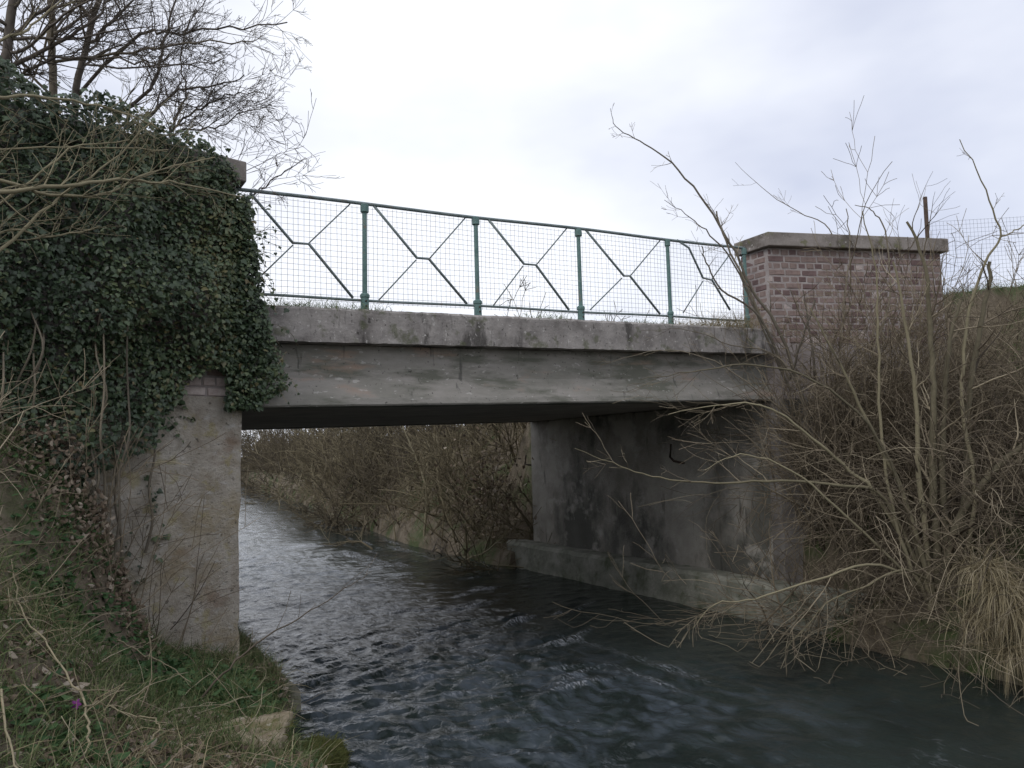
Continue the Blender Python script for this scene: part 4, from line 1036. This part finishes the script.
def hit(px, py, lift=.0):             # where a sight line meets the ground
    for d in np.arange(2.2, 12, .02):
        p = at(px, py, d); s_, t_3 = ST(p[0], p[1])
        if p[2] < gz(s_, t_3) + lift: return float(d)
    return 5.0
# near-left canes, flower and stones
cb = at(205, 690, 4.9)
root = thing('bramble_cane', 'thin dark bramble cane arching from the left bank over the water', 'bramble', tuple(cb))
T = Tubes(); limb(T, [at(200, 700, 4.8), at(228, 668, 4.9), at(262, 640, 5.1), at(300, 618, 5.3), at(345, 588, 5.6), at(372, 572, 5.8)], .008, .002, 6, (.1, .3), None, .15, 0)
T.build('stem', MAT['twig'], root, cb)
h1 = [hit(80, 765, .04), hit(88, 735, .10), hit(86, 712, .12), hit(70, 678, .14), hit(48, 645, .12), hit(22, 608, .10), hit(12, 560, .06)]
h2 = hit(135, 716, .10)
cb = at(80, 765, h1[0])
root = thing('bramble_cane', 'long pale curved dead stalk beside the purple flower', 'bramble', tuple(cb))
T = Tubes(); limb(T, [at(80, 765, h1[0]), at(88, 735, h1[1]), at(86, 712, h1[2]), at(70, 678, h1[3]), at(48, 645, h1[4]), at(22, 608, h1[5]), at(12, 560, h1[6])], .006, .0035, 4, (.1, .3), None, .95, 0)
limb(T, [at(86, 706, h1[2]), at(110, 706, h2 + .02), at(135, 716, h2), at(158, 722, h2), at(150, 745, hit(150, 745, .08)), at(125, 765, hit(125, 765, .05))], .004, .003, 3, (.1, .2), None, .9, 0)
T.build('stem', MAT['straw'], root, cb)
for (pts, lab) in [([(0, 690, 3.9), (8, 730, 3.7), (20, 775, 3.5)], 'yellowish bent stalk lying at the bank by the fallen leaves'),
                   ([(118, 640, 4.6), (140, 652, 4.6), (165, 664, 4.6), (192, 680, 4.6)], 'pair of pale dead stalks lying before the wing wall foot'),
                   ([(125, 628, 4.7), (145, 612, 4.8), (150, 640, 4.7), (150, 662, 4.6)], 'pale looped grass stalk standing before the wing wall foot')]:
    cb = at(*pts[0]); root = thing('dead_stalk', lab, 'stalk', tuple(cb)); T = Tubes()
    limb(T, [at(p[0], p[1], hit(p[0], p[1], .10)) for p in pts], .0055, .003, 4, (.1, .35), None, .95, 0); T.build('stem', MAT['straw'], root, cb)
# small purple flower
fb = at(76, 704, hit(76, 704, .09)); fl_ = thing('purple_flower', 'small purple flower low in the grass of the near left bank', 'flower', tuple(fb))
T = Tubes(); T.add(np.array([fb, fb - UZ * .05 + np.array([.005, 0, 0]), fb - UZ * .12]), .002, 4); T.build('stem', MAT['grass'], fl_, fb)
for k in range(5):
    a = k * 1.257; dv = np.array([math.cos(a), -.35, math.sin(a)])
    V, Fc, _ = leaves(np.zeros((1, 3)), np.array([[0, -1.0, .3]]), dv[None], np.array([.024]), LEAF_OVAL, .2)
    obj('petal', mesh_data('petal', V, Fc), MAT['petal'], fl_)

def stone(name, label, c, size, mat, seed, flat=.7, fuzz=0):
    import bmesh
    bm = bmesh.new(); bmesh.ops.create_cube(bm, size=1.0)
    bmesh.ops.subdivide_edges(bm, edges=bm.edges, cuts=14, use_grid_fill=True)
    V = np.array([v.co[:] for v in bm.verts]); r = np.linalg.norm(V, axis=1)[:, None]
    S_ = V / np.maximum(r, .01) * .62; V = V * flat + S_ * (1 - flat)
    nn = V / np.linalg.norm(V, axis=1)[:, None]
    V = V + nn * ((fnoise(V, 2.6, seed, 5) - .5) * .55)[:, None]
    V *= np.array(size)
    for v, c_ in zip(bm.verts, V): v.co = c_
    me = bpy.data.meshes.new(name); bm.to_mesh(me); bm.free()
    me.polygons.foreach_set('use_smooth', np.ones(len(me.polygons), bool))
    o = obj(name, me, mat, None, label, 'stone', None, None, tuple(c), rs.uniform(-.3, .3))
    k = rs.integers(0, len(V), fuzz); nn = V[k] / np.linalg.norm(V[k], axis=1)[:, None]; ok = nn[:, 2] > -.1; k, nn = k[ok], nn[ok]
    if len(k):
        Dd = nn + rs.normal(0, .5, nn.shape) + UZ * .2; Dd /= np.linalg.norm(Dd, axis=1)[:, None]; m = len(k)
        Vb, q, T_ = strips(V[k] + rs.normal(0, .012, (m, 3)) - nn * .01, Dd, rs.uniform(.02, .075, m), rs.uniform(.003, .006, m), rs.uniform(.2, .8, m), 2, np.clip(rs.normal(.6, .25, m), 0, 1))
        obj('moss', mesh_data('moss', Vb, q, False, T_), MAT['moss_fuzz'], o, kind='stuff')
    return o
stone('stone', 'pale broken stone block with yellow lichen at the near bank edge', at(246, 757, 4.3), (.44, .36, .30), MAT['stone'], 3, .85, 900)
stone('mossy_stone', 'dark green mossy boulder sloping into the river', at(283, 792, 5.0), (.50, 1.1, .36), MAT['moss'], 8, .1, 9000)

n = 5000                                            # moss and short grass over the boulder and bank edge
P, s, t = scatter(14000, -.35, .5, -3.2, -.2, 2.0, 44, .35, .6); P = P[fl(s, t)]
blades('edge_moss', 'yellowish green moss and short grass on the left bank edge', 'moss', P, (.03, .09), (.003, .007), (.3, .9), .5, MAT['grass'], np.clip(rs.normal(.75, .2, len(P)), 0, 1))

# dead stems and twigs lying over the near bank, stones at its edge
P, s, t = scatter(520, -3.2, .45, -6.0, .0); P = P[fl(s, t)]
T = Tubes()
for p in P:
    d = unit(np.array([rs.normal(0, 1), rs.normal(0, 1), rs.uniform(.05, .7)]))
    grow(T, p + UZ * .01, d, rs.uniform(.15, .6), rs.uniform(.0018, .004), int(rs.random() < .35), .06, .2, (0, 0, -.03), (1, 3), rmin=.0014, tint=rs.uniform(.5, 1))
T.build('dead_stems', MAT['twig'], None, (0, 0, 0), label='dead stems and fine twigs lying over the near left bank', cat='dead stems', kind='stuff')
for k, (px, py, d_, sz, lab) in enumerate([(276, 700, 5.9, .16, 'small grey stone at the bank edge below the wing wall'), (238, 722, 5.1, .10, 'fist-sized stone in the grass beside the pale block'),
                                      (215, 742, 4.6, .09, 'small pale stone left in the straw by the lichen block'), (300, 712, 5.7, .18, 'wet dark stone at the foot of the mossy boulder')]):
    p = at(px, py, d_); s_, t_2 = ST(p[0], p[1]); p[2] = max(gz(s_, t_2), -.02) + sz * .15
    stone('stone', lab, p, (sz * 1.3, sz, sz * .7), MAT['stone'] if k != 3 else MAT['moss'], 20 + k, .4, 120)
